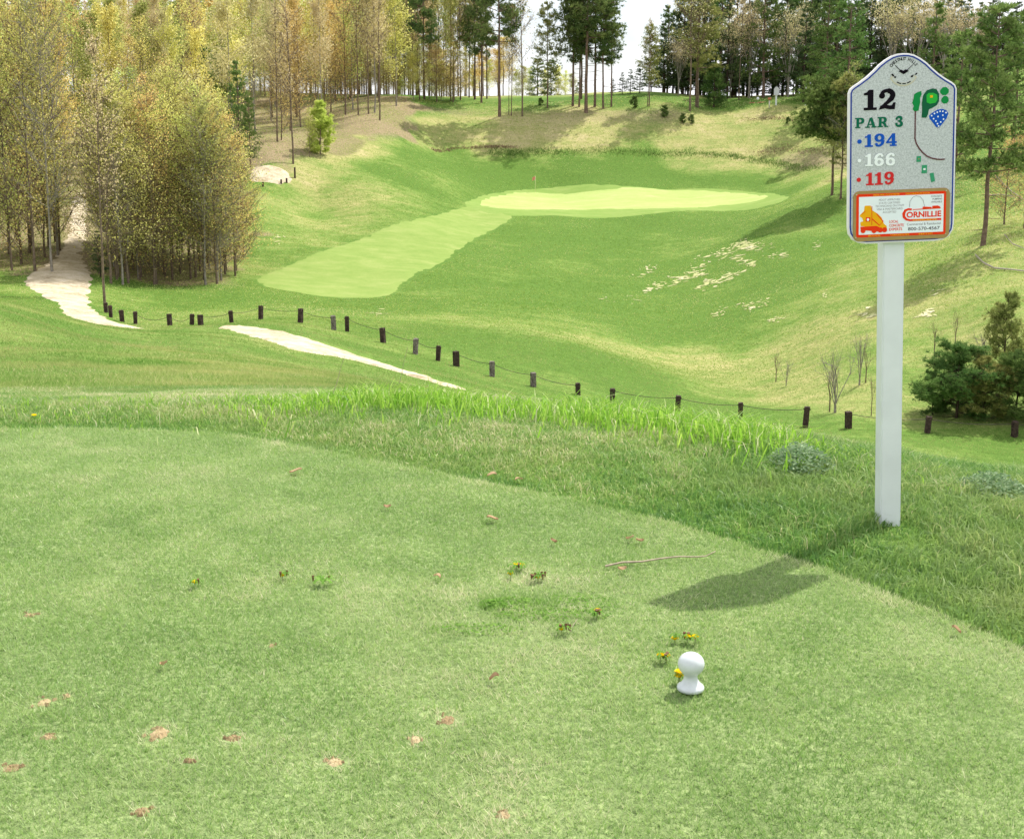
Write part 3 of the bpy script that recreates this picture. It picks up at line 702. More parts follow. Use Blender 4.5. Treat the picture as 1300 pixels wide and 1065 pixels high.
for i, (qx, qb, qt, ym) in enumerate(FP):
    g = G(qx, qb, ym-9); r = random.Random(i)
    h = min(max((qb-qt)/F*g[1]*1.03, .5), .82); w = .195 + r.uniform(-.015,.02)
    if i in (0,1,): w *= .9
    if i == 16: w *= 1.15
    e = empty('fence_post', (g[0], g[1], g[2]), 'dark timber '+FN[i] if not FN[i].startswith(('dark','tall','short')) else FN[i]+' of the cable fence', 'fence post', 'timber posts of the cable fence', rz=r.uniform(-.5,.5)+.3)
    if i in (10,16,17,13): e['label'] = FN[i]
    e.rotation_euler = (r.uniform(-.05,.05), r.uniform(-.07,.07), r.uniform(-.4,.6))
    bm = bmesh.new(); bmesh.ops.create_cube(bm, size=1); bmesh.ops.subdivide_edges(bm, edges=bm.edges, cuts=3, use_grid_fill=True)
    for v in bm.verts:
        v.co = Vector((v.co.x*w, v.co.y*w, (v.co.z+.5)*(h+.3)-.3))
        v.co += Vector((r.uniform(-.007,.007), r.uniform(-.007,.007), r.uniform(-.012,.012) if v.co.z > h-.05 else 0))
    bmesh.ops.bevel(bm, geom=[ed for ed in bm.edges if ed.is_boundary], offset=.01, affect='EDGES')
    bm_obj('timber', bm, M_TIE2 if i in (10,13,16,17) else M_TIE, e)
    bm = bmesh.new(); bmesh.ops.create_cone(bm, cap_ends=True, segments=8, radius1=.024, radius2=.024, depth=w+.06, matrix=Matrix.Translation((0,0,h-.10)) @ Matrix.Rotation(math.pi/2, 4, 'Y'))
    bm_obj('cable_eye', bm, M_BLACK, e)
    tops.append(Vector((g[0], g[1], g[2]+h-.10)))
M_CABLE = plain('dark cable', (.05,.035,.03), .7)
def cable(a, b, sag, lab):
    n = 14; r = .012; bm = bmesh.new(); prev = None
    for i in range(n+1):
        t = i/n; p = a.lerp(b, t) - Vector((0,0,sag*4*t*(1-t)))
        ring = [bm.verts.new(p + Vector((0, r*math.cos(k*math.pi/3), r*math.sin(k*math.pi/3)))) for k in range(6)]
        if prev:
            for k in range(6): bm.faces.new((prev[k], prev[(k+1)%6], ring[(k+1)%6], ring[k]))
        prev = ring
    tag(bm_obj('fence_cable', bm, M_CABLE, None, True), lab, 'cable', 'cables hung between the fence posts')
CN = {3:'slack cable from the track end post to the lone post',4:'slack cable from the lone post towards the close pair',6:'cable rising from the close pair to the next post right',7:'cable rising to the tallest post above the cart path',8:'cable running from the tallest post gently down right',9:'cable reaching the second close pair from the left',11:'cable dropping right from the second close pair',12:'cable to the speckled grey post',13:'short cable right of the speckled grey post',15:'cable from the dark post to the broad pale one',16:'cable from the broad pale post into the tall grass',17:'cable just above the tall grass, left part',19:'cable from the clear dark post into the tall grass',20:'cable leaving the tall grass to the right',21:'cable running to the tall post by the saplings',23:'cable passing behind the white sign post',24:'cable in front of the dark young pines',25:'cable leaving the view at the right edge'}
for i, l in CN.items(): cable(tops[i], tops[i+1], .10 if i not in (3,4) else .28, l)
# more short posts by the sand bank
for i, (qx, qb, qt, lab) in enumerate([(334,237,231.5,'short dark post at the left foot of the pale sand bank'),(357,233.5,228,'middle one of the short posts below the sand bank'),(364,232,226.5,'short dark post at the right foot of the sand bank'),(374.5,226,213,'tall thin dark post beside the sand bank')]):
    g = G(qx, qb, 105); h = (qb-qt)/F*g[1]
    e = empty('marker_post', tuple(g), lab, 'post', 'posts round the sand bank')
    bm = bmesh.new(); bmesh.ops.create_cone(bm, cap_ends=True, segments=8, radius1=.10, radius2=.09, depth=h+.3, matrix=Matrix.Translation((0,0,h/2-.15))); bm_obj('timber', bm, M_TIE, e)

# ------------------------------------------------------------------ flag on the green
g = G(679.5, 245.3, 120); FL = empty('flagstick', tuple(g), 'thin pale flagstick with small red and white flag on the putting green', 'flagstick')
lathe('pole', [(.022,0),(.020,1.1),(.016,2.1)], plain('pale yellow pole', (.8,.75,.5), .4), FL, 10)
bm = bmesh.new()
nx, nz = 8, 4; gv = [[bm.verts.new((-.38*i/nx+.02, .05*math.sin(i*1.1)*(i/nx), 2.08-.42*j/nz - .16*(i/nx)**1.3)) for j in range(nz+1)] for i in range(nx+1)]
for i in range(nx):
    for j in range(nz): bm.faces.new((gv[i][j], gv[i+1][j], gv[i+1][j+1], gv[i][j+1]))
bm.normal_update(); bmesh.ops.solidify(bm, geom=bm.faces[:], thickness=.006)
bm_obj('flag', bm, plain('faded red and white flag', (.60,.22,.18), .8), FL)
lathe('cup', [(.07,.0),(.075,.03),(.05,.04)], M_WPAINT, FL, 12)

# ------------------------------------------------------------------ the far tee on the ridge
g = G(985, 134, 170)
FS = empty('hole_sign', tuple(g), 'distant white golf hole sign standing on the far ridge', 'sign')
k = g[1]/F
bm = bmesh.new(); bmesh.ops.create_cube(bm, size=1)
for v in bm.verts: v.co = Vector((v.co.x*.22, v.co.y*.16, (v.co.z+.5)*14*k))
bm_obj('post', bm, M_WHITE, FS)
bm = bmesh.new(); w, h0, h1 = 3.2*k, 12.2*k, 22.5*k
prism(bm, [(-w,h0),(w,h0),(w,h1-.35),(w*.5,h1-.06),(0,h1),(-w*.5,h1-.06),(-w,h1-.35)], -.09, -.15); bmesh.ops.recalc_face_normals(bm, faces=bm.faces)
bm_obj('board', bm, plain('pale grey board', (.58,.60,.64), .5, .1), FS)
for qx, qb, qt, lab, c in [(976.5,138,125,'small orange topped post left of the far hole sign', 1)]:
    g2 = G(qx, qb, 165); e = empty('marker_post', tuple(g2), lab, 'post'); hh = (qb-qt)*k
    lathe('stake', [(.09,0),(.09,hh*.8)], plain('pale stake', (.6,.55,.5), .8), e, 8)
    lathe('stake_top', [(.24,hh*.8),(.26,hh*.9),(.22,hh)], plain('rusty orange cap', (.45,.16,.08), .8), e, 8)
g2 = G(962, 128.6, 178); bm = bmesh.new(); bmesh.ops.create_uvsphere(bm, u_segments=12, v_segments=8, radius=.22)
o = bm_obj('tee_marker', bm, M_WPAINT, None, True); o.location = (g2[0], g2[1], g2[2]+.35); tag(o, 'tiny white ball marker on the far tee', 'tee marker')
# ------------------------------------------------------------------ grass
def inframe(x, y, margin=0.25):
    return (y > 2.2) & (np.abs(x) < (y+.6)*0.42 + margin + .35)
def blades(name, x, y, z, h, w, lean, mat, tint, seg=1, az=None, droop=0.3):
    n = len(x); rs = np.random.default_rng(len(x) % 9973)
    a = rs.random(n)*2*math.pi if az is None else az
    fa = rs.random(n)*math.pi
    lx, ly = np.cos(a)*lean*h, np.sin(a)*lean*h
    wx, wy = np.cos(fa)*w/2, np.sin(fa)*w/2
    B = np.stack([x, y, z-.004], 1); Wv = np.stack([wx, wy, np.zeros(n)], 1)
    tip = B + np.stack([lx, ly, h*np.sqrt(np.clip(1-lean**2*.5, .15, 1))], 1)
    if seg == 1:
        V = np.stack([B-Wv, B+Wv, tip], 1).reshape(-1,3); T = np.arange(n*3).reshape(-1,3); tt = np.repeat(tint, 3)
    else:
        mid = B + np.stack([lx*.33, ly*.33, h*.58*np.ones(n)], 1)
        V = np.stack([B-Wv, B+Wv, mid+Wv*.8, mid-Wv*.8, tip + np.stack([lx*droop, ly*droop, -h*droop*.3], 1)], 1).reshape(-1,3)
        b = (np.arange(n)*5)[:,None]
        T = np.concatenate([b+[0,1,2], b+[0,2,3], b+[3,2,4]], 0); tt = np.repeat(tint, 5)
    me = tri_mesh(name, V, T, tt, True)
    return link(name, me, mat)
M_TURF = leafy('tee turf', [(0,(.125,.25,.045)),(.3,(.23,.395,.09)),(.58,(.355,.50,.145)),(.80,(.50,.58,.27)),(1,(.78,.72,.49))], .42, 0, 0, .03,
               patch=(0.9, (.33,.48,.16), .44, .66, .5))
M_ROUGH = leafy('rough grass', [(0,(.10,.23,.045)),(.35,(.20,.36,.08)),(.6,(.33,.45,.135)),(.8,(.50,.51,.25)),(1,(.76,.68,.45))], .45, 0, 0, .02,
               patch=(0.7, (.42,.46,.18), .46, .68, .5))
M_TALL = leafy('tall grass', [(0,(.13,.30,.03)),(.5,(.27,.50,.05)),(.85,(.42,.60,.11)),(1,(.70,.70,.42))], .5, 0, 0, .015)
M_HILLG = leafy('mown slope grass', [(0,(.12,.25,.045)),(.5,(.24,.36,.09)),(.85,(.40,.44,.18)),(1,(.62,.56,.32))], .42, 0, 0, 0,
               patch=(0.35, (.48,.46,.19), .44, .64, .75))
rs = np.random.default_rng(5)
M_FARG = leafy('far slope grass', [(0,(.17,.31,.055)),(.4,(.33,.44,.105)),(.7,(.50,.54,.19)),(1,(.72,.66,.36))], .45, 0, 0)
DIVOTS = [(569,914,13,8),(527,939,10,7),(425,968,15,7),(202,931,18,10),(296,937,14,6),(56,892,11,7),(85,884,7,4),(38,781,11,3),(62,936,14,4),(15,975,16,7),(240,966,11,4),(345,820,5,3),(180,1030,15,7),(640,1035,12,6)]
DV = []
for qx, qy, rx, ry in DIVOTS:
    c = G0(qx, qy); e = G0(qx+rx, qy); f = G0(qx, qy-ry); DV.append((c[0], c[1], abs(e[0]-c[0]), abs(f[1]-c[1])))
# tee turf
n = 760000
y = 2.3 + (8.3-2.3)*rs.random(n)**.78; x = (rs.random(n)*2-1)*((y+.6)*.42+.6)
z0 = poly_sd(x, y, TEE_POLY); keep = z0 < -.01; x, y, z0 = x[keep], y[keep], z0[keep]
thin = np.ones(len(x))
for cx, cy, rx, ry in DV:
    d = np.sqrt(((x-cx)/rx)**2 + ((y-cy)/ry)**2) + vn(x*40, y*40, 2)*.9
    thin = np.where(d < 1.0, .30, np.where(d < 1.5, np.minimum(thin, .75), thin))
keep = rs.random(len(x)) < thin; x, y, thin, z0 = x[keep], y[keep], thin[keep], z0[keep]
# straw tints where worn
worn = np.clip(vn(x*1.1, y*1.1, 31)*1.6 + vn(x*5, y*5, 32)*1.0, -.5, 1)
worn += .55*smooth(4.4, 3.0, y)*smooth(.3, -1.2, x) * (vn(x*3,y*3,40)+.5)
lushp = np.exp(-(((x-G0(665,772)[0])/.30)**2 + ((y-G0(665,772)[1])/.14)**2))*(.5+vn(x*9,y*9,44)) + np.exp(-(((x-G0(130,790)[0])/.5)**2 + ((y-G0(130,790)[1])/.3)**2))*.3
clump = vn(x*14, y*14, 33)*.28 + vn(x*30, y*30, 35)*.22 + vn(x*70, y*70, 34)*.35
t = np.clip(.45 + rs.normal(0,.21,len(x)) + worn*.40 + .16*smooth(-.16,-.02,z0) + clump*.6 - lushp*.6 + (thin < .8)*.35, 0, 1)
hh = (.014+.014*rs.random(len(x)))*(1+clump*.8) + .008*np.clip(lushp,0,1)
hh *= np.where(z0 > -.10, 1.25, 1)
blades('turf_grass', x, y, H(x, y), hh, .0024+.0018*rs.random(len(x)), .35+.75*rs.random(len(x)), M_TURF, t)
tag(bpy.data.objects['turf_grass'], kind='stuff')
# longer rough round the tee
n = 420000
y = 3.6 + (13.5-3.6)*rs.random(n)**.85; x = (rs.random(n)*2-1)*((y+.6)*.42+.8)
sd_ = poly_sd(x, y, TEE_POLY); k = (sd_ > -.01) & inframe(x, y, .6); x, y, sd_ = x[k], y[k], sd_[k]
right = smooth(0.3, 2.0, x - .0*y) * smooth(10, 7, y)
worn = (vn(x*.8, y*.8, 51)*1.1 + vn(x*3.5, y*3.5, 52)*.7)*(1-.5*right)
clump = vn(x*9, y*9, 53)*.9
edge = smooth(.22, .0, sd_)
t = np.clip(.50 + rs.normal(0,.22,len(x)) + worn*.50 - right*.20 + clump*.22 - edge*.20, 0, 1)
hh = (.030+.026*rs.random(len(x)))*(1+clump*.7)*(1+.8*right)*(.75+.25*smooth(0,.5,sd_))
post_d = np.hypot(x-SB[0], y-SB[1]); hh *= 1 + .3*np.exp(-(post_d/.4)**2); hh *= 1 - .72*np.exp(-(np.hypot(x-SB[0], (y-SB[1]+.22)/1.6)/.17)**4)
k = np.ones(len(x), bool)
blades('rough_grass', x, y, H(x, y), hh, .0035+.0035*rs.random(len(x)), .25+.8*rs.random(len(x)), M_ROUGH, t, 2)
tag(bpy.data.objects['rough_grass'], kind='stuff')
# tall bright grass along the crest
def seg_scatter(pxs, n, spread, yfun=None):
    q = np.array([G(a, b, m)[:2] for a, b, m in pxs]); seg = rs.integers(0, len(q)-1, n); tt = rs.random(n)
    p = q[seg]*(1-tt)[:,None] + q[seg+1]*tt[:,None]
    return p[:,0] + rs.normal(0, spread*.4, n), p[:,1] + rs.normal(0, spread, n)
pl = [(330,514,8.5),(400,514,8.5),(450,514,8.5),(520,516,8.5),(600,520,8),(680,526,8),(760,534,8),(850,545,7.5),(920,556,7.5),(980,566,7.2)]
x, y = seg_scatter(pl, 7500, .42)
m = .5+vn(x*2.2, y*2.2, 61); k = rs.random(len(x)) < np.clip(m*1.5, .1, 1); x, y = x[k], y[k]
hh = (.08+.17*rs.random(len(x))**1.3)*(.55+.9*np.clip(.5+vn(x*1.3, y*1.3, 62),0,1))*smooth(-3.0,-.6,x)
hh = np.maximum(hh, .06)*.9
blades('tall_grass', x, y, H(x, y), hh, (.005+.008*rs.random(len(x))), .15+.75*rs.random(len(x)), M_TALL, np.clip(rs.normal(.5,.27,len(x)),0,1), 2, droop=.5)
tag(bpy.data.objects['tall_grass'], kind='stuff')
x, y = seg_scatter([(0,520,8.5),(160,518,8.5),(330,515,8.5)], 450, .5)
x2, y2 = seg_scatter([(990,572,7),(1060,585,7),(1100,600,6.8)], 500, .35); x3, y3 = seg_scatter([(1150,590,7),(1250,600,6.8),(1340,606,6.8)], 500, .4)
x = np.concatenate([x,x2,x3]); y = np.concatenate([y,y2,y3])
o = blades('tall_grass', x, y, H(x, y), (.04+.08*rs.random(len(x))), .005+.004*rs.random(len(x)), .15+.6*rs.random(len(x)), M_TALL, np.clip(rs.normal(.5,.27,len(x)),0,1), 2, droop=.5)
tag(o, kind='stuff')
# short grass over the near slope
n = 330000
y = 12.5*(70/12.5)**(rs.random(n)**1.0); x = (rs.random(n)*2-1)*((y+.6)*.42+1)
k = np.ones(len(x), bool)
for ob in [o for o in bpy.data.objects if o.name.startswith(('cart_path','sandy_track'))]:
    bb = np.array([v.co[:2] for v in ob.data.vertices])
k &= poly_sd(x, y, gpoly([(270,414),(300,413),(345,417),(400,431),(450,446),(510,465),(560,481),(600,494),(560,489),(515,475),(460,460),(420,453),(370,445),(350,436),(300,423)], 41)) > rs.normal(-.05,.16,n)
k &= poly_sd(x, y, gpoly([(1000,586),(1180,594),(1330,607),(1330,616),(1170,602),(1000,594)], 30)) > .1
k &= poly_sd(x, y, wl) > rs.normal(-.05,.3,n)
x, y = x[k], y[k]
worn = vn(x*.45, y*.45, 71)*1.0 + vn(x*1.8, y*1.8, 72)*.5
t = np.clip(.45 + rs.normal(0,.18,len(x)) + worn*.4, 0, 1)
hh = (.035+.04*rs.random(len(x)))*(1+.4*vn(x*2,y*2,73))
blades('slope_grass', x, y, H(x, y), hh, .006+.00045*y, .3+.9*rs.random(len(x)), M_HILLG, t)
tag(bpy.data.objects['slope_grass'], kind='stuff')

n = 340000
y = 50*(196/50)**(rs.random(n)**.88); x = (rs.random(n)*2-1)*((y+.6)*.42+2)
k = np.ones(len(x), bool)
for nm, mg in (('cart_path',.15),('fairway',.2),('putting_green',.2),('green_apron',.2),('sandy_track',.1),('sand_bank',.2)):
    me_ = bpy.data.objects[nm].data; ec = {}
    for p in me_.polygons:
        for e_ in p.edge_keys: ec[e_] = ec.get(e_, 0)+1
    nb_ = {}
    for (a_, b_), c_ in ec.items():
        if c_ == 1: nb_.setdefault(a_, []).append(b_); nb_.setdefault(b_, []).append(a_)
    st_ = next(iter(nb_)); loop = [st_]; prev_ = None
    while True:
        nx_ = [q for q in nb_[loop[-1]] if q != prev_]
        if not nx_ or nx_[0] == st_: break
        prev_ = loop[-1]; loop.append(nx_[0])
        if len(loop) > 4000: break
    lp = np.array([me_.vertices[q].co[:2] for q in loop])[::2]
    bb0, bb1 = lp.min(0)-1, lp.max(0)+1; inb = (x > bb0[0]) & (x < bb1[0]) & (y > bb0[1]) & (y < bb1[1])
    s_d = np.full(len(x), 9.0); s_d[inb] = poly_sd(x[inb], y[inb], lp); k &= s_d > mg
x, y = x[k], y[k]
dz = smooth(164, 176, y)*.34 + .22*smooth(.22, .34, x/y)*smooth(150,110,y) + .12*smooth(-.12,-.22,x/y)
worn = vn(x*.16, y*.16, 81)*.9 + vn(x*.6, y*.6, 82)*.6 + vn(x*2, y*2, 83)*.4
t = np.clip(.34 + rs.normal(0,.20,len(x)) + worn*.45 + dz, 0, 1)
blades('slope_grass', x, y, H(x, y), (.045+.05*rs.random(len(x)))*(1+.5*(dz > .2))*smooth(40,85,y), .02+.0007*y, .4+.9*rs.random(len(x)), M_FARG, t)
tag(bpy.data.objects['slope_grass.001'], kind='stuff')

# ------------------------------------------------------------------ small things on the turf
M_SOIL = mat_mown('dry soil', (.15,.10,.05), (.32,.24,.13), (.52,.43,.26), (18,18,18))
vs = []; fs = []
names = ['largest brown divot low on the left of the turf','divot right of the largest brown one']
DVF = []
rq = random.Random(8)
for cx, cy, rx, ry in DV:
    DVF.append((cx, cy, rx*.75, ry*.75))
    for q in range(5): DVF.append((cx+rx*rq.uniform(-1,1), cy+ry*rq.uniform(-1,1), rx*rq.uniform(.12,.35), ry*rq.uniform(.12,.35)))
for i, (cx, cy, rx, ry) in enumerate(DVF):
    r = random.Random(i+3); n = 22; ring = []
    b = []
    for q in range(n):
        a = 2*math.pi*q/n; k = r.uniform(.7,1.05); b.append((cx+rx*k*math.cos(a), cy+ry*k*math.sin(a)))
    vv = [(p[0], p[1], .0005) for p in b] + [(cx+(p[0]-cx)*.6, cy+(p[1]-cy)*.6, .003+.005*r.random()) for p in b] + [(cx, cy, .003)]
    ff = [(q, (q+1)%n, n+(q+1)%n, n+q) for q in range(n)] + [(n+q, n+(q+1)%n, 2*n) for q in range(n)]
    o = len(vs); vs += vv; fs += [tuple(o+i_ for i_ in f) for f in ff]
me = bpy.data.meshes.new('bare_soil'); me.from_pydata(vs, [], fs); me.update(); tag(link('bare_soil', me, M_SOIL), kind='stuff')

M_DAND = leafy('dandelion petals', [(0,(.85,.58,.0)),(1,(.95,.80,.02))], .3, 0, 0)
M_DLEAF = leafy('dandelion leaves', [(0,(.12,.27,.04)),(1,(.24,.42,.09))], .4, 0, 0)
M_DRY = plain('dry brown petals', (.16,.08,.04), .9)
def rosette(name, qx, qy, size, lab, heads, brown=0, ym=2.3):
    size *= .72; heads = [(a*.8, b*.8, c*.9, d*.72) for a, b, c, d in heads]
    c = G(qx, qy, ym); e = empty(name, tuple(c), lab, 'plant', 'small weeds on the mown turf')
    r = random.Random(int(qx*7+qy)); V = []; T = []; tt = []
    for i in range(9):
        a = i*.7+r.uniform(-.2,.2); L = size*r.uniform(.7,1.15); w = L*.16; k = 5; b = len(V)
        for j in range(k+1):
            s = j/k; cx_, cy_ = L*s*math.cos(a), L*s*math.sin(a); zz = .012+.02*math.sin(s*2.6); ww = w*(.35+.65*math.sin(min(1,s*1.2)*math.pi*.75))*(1 if j % 2 else .6)
            V += [(cx_-ww*math.sin(a), cy_+ww*math.cos(a), zz+.004), (cx_+ww*math.sin(a), cy_-ww*math.cos(a), zz+.004)]; tt += [r.random()]*2
        for j in range(k): T += [(b+2*j, b+2*j+1, b+2*j+3), (b+2*j, b+2*j+3, b+2*j+2)]
    link('leaves', tri_mesh('leaves', V, T, tt), M_DLEAF, e)
    for i, (dx, dy, hz, sc) in enumerate(heads):
        V = []; T = []; tt = []
        for q in range(46):
            a = q*2.399; rr = sc*.5*math.sqrt(q/46)+.002; tip = (dx+(rr+.005)*math.cos(a), dy+(rr+.005)*math.sin(a), hz+.006*(1-q/46)+.002)
            b0 = (dx+rr*.3*math.cos(a), dy+rr*.3*math.sin(a), hz-.004); b = len(V); w = .0028
            V += [b0, (tip[0]-w*math.sin(a), tip[1]+w*math.cos(a), tip[2]), (tip[0]+w*math.sin(a), tip[1]-w*math.cos(a), tip[2])]; T.append((b,b+1,b+2)); tt += [r.random()]*3
        link('flower_head', tri_mesh('flower_head', V, T, tt), M_DAND, e)
        bm = bmesh.new(); bmesh.ops.create_cone(bm, cap_ends=True, segments=6, radius1=.0018, radius2=.0022, depth=hz, matrix=Matrix.Translation((dx,dy,hz/2-.003))); bm_obj('stalk', bm, M_DLEAF2, e)
    for i in range(brown):
        bm = bmesh.new(); dx, dy = r.uniform(-size,size)*.8, r.uniform(-size,size)*.5
        bmesh.ops.create_cone(bm, cap_ends=True, segments=7, radius1=.002, radius2=.0055, depth=.022, matrix=Matrix.Translation((dx,dy,.028)) @ Matrix.Rotation(r.uniform(-.5,.5),4,'X'))
        bm_obj('spent_bud', bm, M_DRY, e)
M_DLEAF2 = plain('pale stalk', (.25,.32,.12), .7)
rosette('dandelion', 863, 868, .03, 'bright yellow dandelion touching the left side of the white tee marker', [(0,0,.045,.034),(-.006,-.004,.03,.026)])
rosette('dandelion', 842, 842, .05, 'dandelion cluster up left of the tee marker', [(-.012,0,.03,.02),(.014,.004,.028,.018)], 2)
rosette('dandelion', 876, 818, .045, 'yellow and brown dandelions just above the tee marker', [(-.012,0,.03,.018),(.022,0,.03,.02)], 2)
rosette('dandelion', 856.5, 817, .03, 'single small dandelion left of the pair above the tee marker', [(0,0,.02,.018)])
rosette('dandelion', 755, 786, .045, 'dandelion at the right end of the clover patch', [(.014,.02,.03,.02)], 3)
rosette('dandelion', 714, 806, .045, 'withered dandelion beside a pale grass stalk', [(-.004,0,.024,.014)], 4)
rosette('dandelion', 658, 725, .06, 'green leafed dandelion with two yellow heads above the clover patch', [(-.01,.01,.028,.022),(.016,0,.028,.02)], 1)
rosette('dandelion', 648, 735, .03, 'single yellow dandelion left of the leafy one above the clover', [(0,0,.024,.018)])
rosette('dandelion', 683, 739, .05, 'spent brown dandelions right of the leafy one above the clover', [(.0,0,.02,.012)], 6)
rosette('dandelion', 248, 747, .035, 'yellow dandelion alone on the left half of the turf', [(0,0,.028,.024)], 1)
rosette('dandelion', 362, 737, .035, 'faint yellow dandelion with brown buds left of the dark rosette', [(-.012,0,.024,.014)], 2)
rosette('dandelion', 410, 744, .07, 'dark green dandelion rosette without flowers', [], 2)
rosette('dandelion', 44, 536, .05, 'tiny yellow dandelion in the rough at the far left edge of the tee', [(0,0,.05,.035)], 0, 5)

M_TWIG = plain('pale dry twig', (.42,.34,.25), .9, .3, 60)
def twig(name, pts, r0, lab, cat='twig', mat=None):
    q = [G(a, b, 2.3) for a, b in pts]; bm = bmesh.new(); prev = None
    for i, p in enumerate(q):
        r_ = r0*(1-.55*i/len(q)); ring = [bm.verts.new((p[0], p[1]+r_*math.cos(k*math.pi/3), p[2]+.018+r_*math.sin(k*math.pi/3)+.004*math.sin(i*2.1))) for k in range(6)]
        if prev:
            for k in range(6): bm.faces.new((prev[k],prev[(k+1)%6],ring[(k+1)%6],ring[k]))
        prev = ring
    return tag(bm_obj(name, bm, mat or M_TWIG, None, True), lab, cat)
tw = twig('twig', [(768,724),(790,720),(815,717),(840,714),(862,712.5),(884,711),(896,711),(908,706)], .0045, 'long pale dry twig lying on the turf above the post shadow')
twig('stalk', [(724,808),(728,800),(733,790)], .003, 'short pale grass stalk leaning beside a withered dandelion', 'stalk')
# curled brown leaves
M_LEAFB = leafy('dry brown leaf', [(0,(.30,.19,.11)),(1,(.52,.36,.22))], .15, 0, 0)
LV = [(376,603,'curled brown leaf high on the left half of the turf'),(625,608,'large brown leaf lying at the edge of the rough'),(660,614,'flattened brown leaf along the cut line of the rough'),(625,664,'brown leaf in the middle of the turf'),(704,693,'light brown leaf between the rough and the long twig'),(788,728,'ragged leaf under the left end of the twig'),(800,689,'small pale leaf below the edge of the rough'),(629,868,'small reddish leaf in the lower middle of the turf'),(554,739,'small tan leaf left of the clover patch'),(1212,807,'small tan leaf far right near the rough'),(813,692,'smallest leaf next to the pale one near the rough'),(492,648,'thin leaf scrap right of the first brown leaf'),(210,850,'reddish leaf scrap low on the left')]
for i, (a, b, lab) in enumerate(LV):
    g = G(a, b, 2.3); r = random.Random(i); L = r.uniform(.024,.036)*(1.35 if i in (1,3,0) else .8); V = []; T = []
    nn = 6
    for p_ in range(nn+1):
        s = p_/nn-.5; w = L*.45*math.cos(s*math.pi)**.6 if abs(s) < .5 else 0
        for q_ in (-1,0,1): V.append((s*L*1.5, q_*w*1.3, .022+.008*abs(q_)+.006*math.sin(s*4+i)))
    for p_ in range(nn):
        for q_ in range(2): k = p_*3+q_; T += [(k,k+1,k+4),(k,k+4,k+3)]
    o = link('dry_leaf', tri_mesh('dry_leaf', V, T, [r.random()]*len(V)), M_LEAFB); o.location = g; o.rotation_euler = (r.uniform(-.2,.2), r.uniform(-.2,.2), r.uniform(-.6,.6))
    tag(o, lab, 'leaf', 'fallen leaves on the turf')
# clover and pale weed clumps
def clump(name, qx, qy, ym, rx, ry, h, n, mat, lab, leaf=.012):
    c = G(qx, qy, ym); r2 = np.random.default_rng(int(qx)); a = r2.random(n)*6.283; rr = np.sqrt(r2.random(n))
    X = c[0]+rx*rr*np.cos(a); Y = c[1]+ry*rr*np.sin(a); Z = H(X, Y) + h*(1-rr**2*.7)*(.3+.7*r2.random(n))
    C = np.stack([X,Y,Z],1) - c; u = r2.normal(0,1,(n,3)); u /= np.linalg.norm(u,axis=1)[:,None]; u[:,2] *= .5
    v = np.cross(u, r2.normal(0,1,(n,3))); v /= np.linalg.norm(v,axis=1)[:,None]; s = leaf*(.6+.8*r2.random(n))[:,None]
    V = np.stack([C-u*s-v*s*.1, C+v*s*.45, C+u*s, C-v*s*.45],1).reshape(-1,3); b = (np.arange(n)*4)[:,None]; T = np.concatenate([b+[0,1,2], b+[0,2,3]])
    o = link(name, tri_mesh(name, V, T, np.repeat(r2.random(n),4)), mat); o.location = c; return o
M_PALEW = leafy('pale grey green weed', [(0,(.12,.22,.09)),(1,(.36,.47,.28))], .35, 0, 0)
M_CLOV = leafy('clover', [(0,(.14,.30,.05)),(1,(.30,.48,.11))], .45, 0, 0)
tag(clump('weed', 1016, 594, 5, .17, .25, .14, 1500, M_PALEW, '', .013), 'pale grey green leafy weed left of the sign post', 'weed', 'pale weeds in the rough')
tag(clump('weed', 1262, 628, 5, .17, .22, .12, 1300, M_PALEW, '', .013), 'pale grey green leafy weed near the right edge, beyond the sign post', 'weed', 'pale weeds in the rough')
0 and tag(clump('weed', 1110, 690, 4, .30, .25, .05, 350, M_CLOV, '', .013), 'low broad leaved weed in the rough at the foot of the sign post', 'weed')
tag(clump('clover', 650, 768, 3, .13, .08, .02, 300, M_CLOV, '', .0075), kind='stuff')
tag(clump('clover', 700, 782, 3, .22, .07, .02, 420, M_CLOV, '', .0075), kind='stuff')
tag(clump('clover', 735, 766, 3, .17, .10, .018, 260, M_CLOV, '', .007), kind='stuff')
tag(clump('clover', 600, 800, 3, .18, .06, .020, 260, M_CLOV, '', .007), kind='stuff')
tag(clump('clover', 628, 770, 3, .05, .04, .03, 160, M_CLOV, '', .010), kind='stuff')
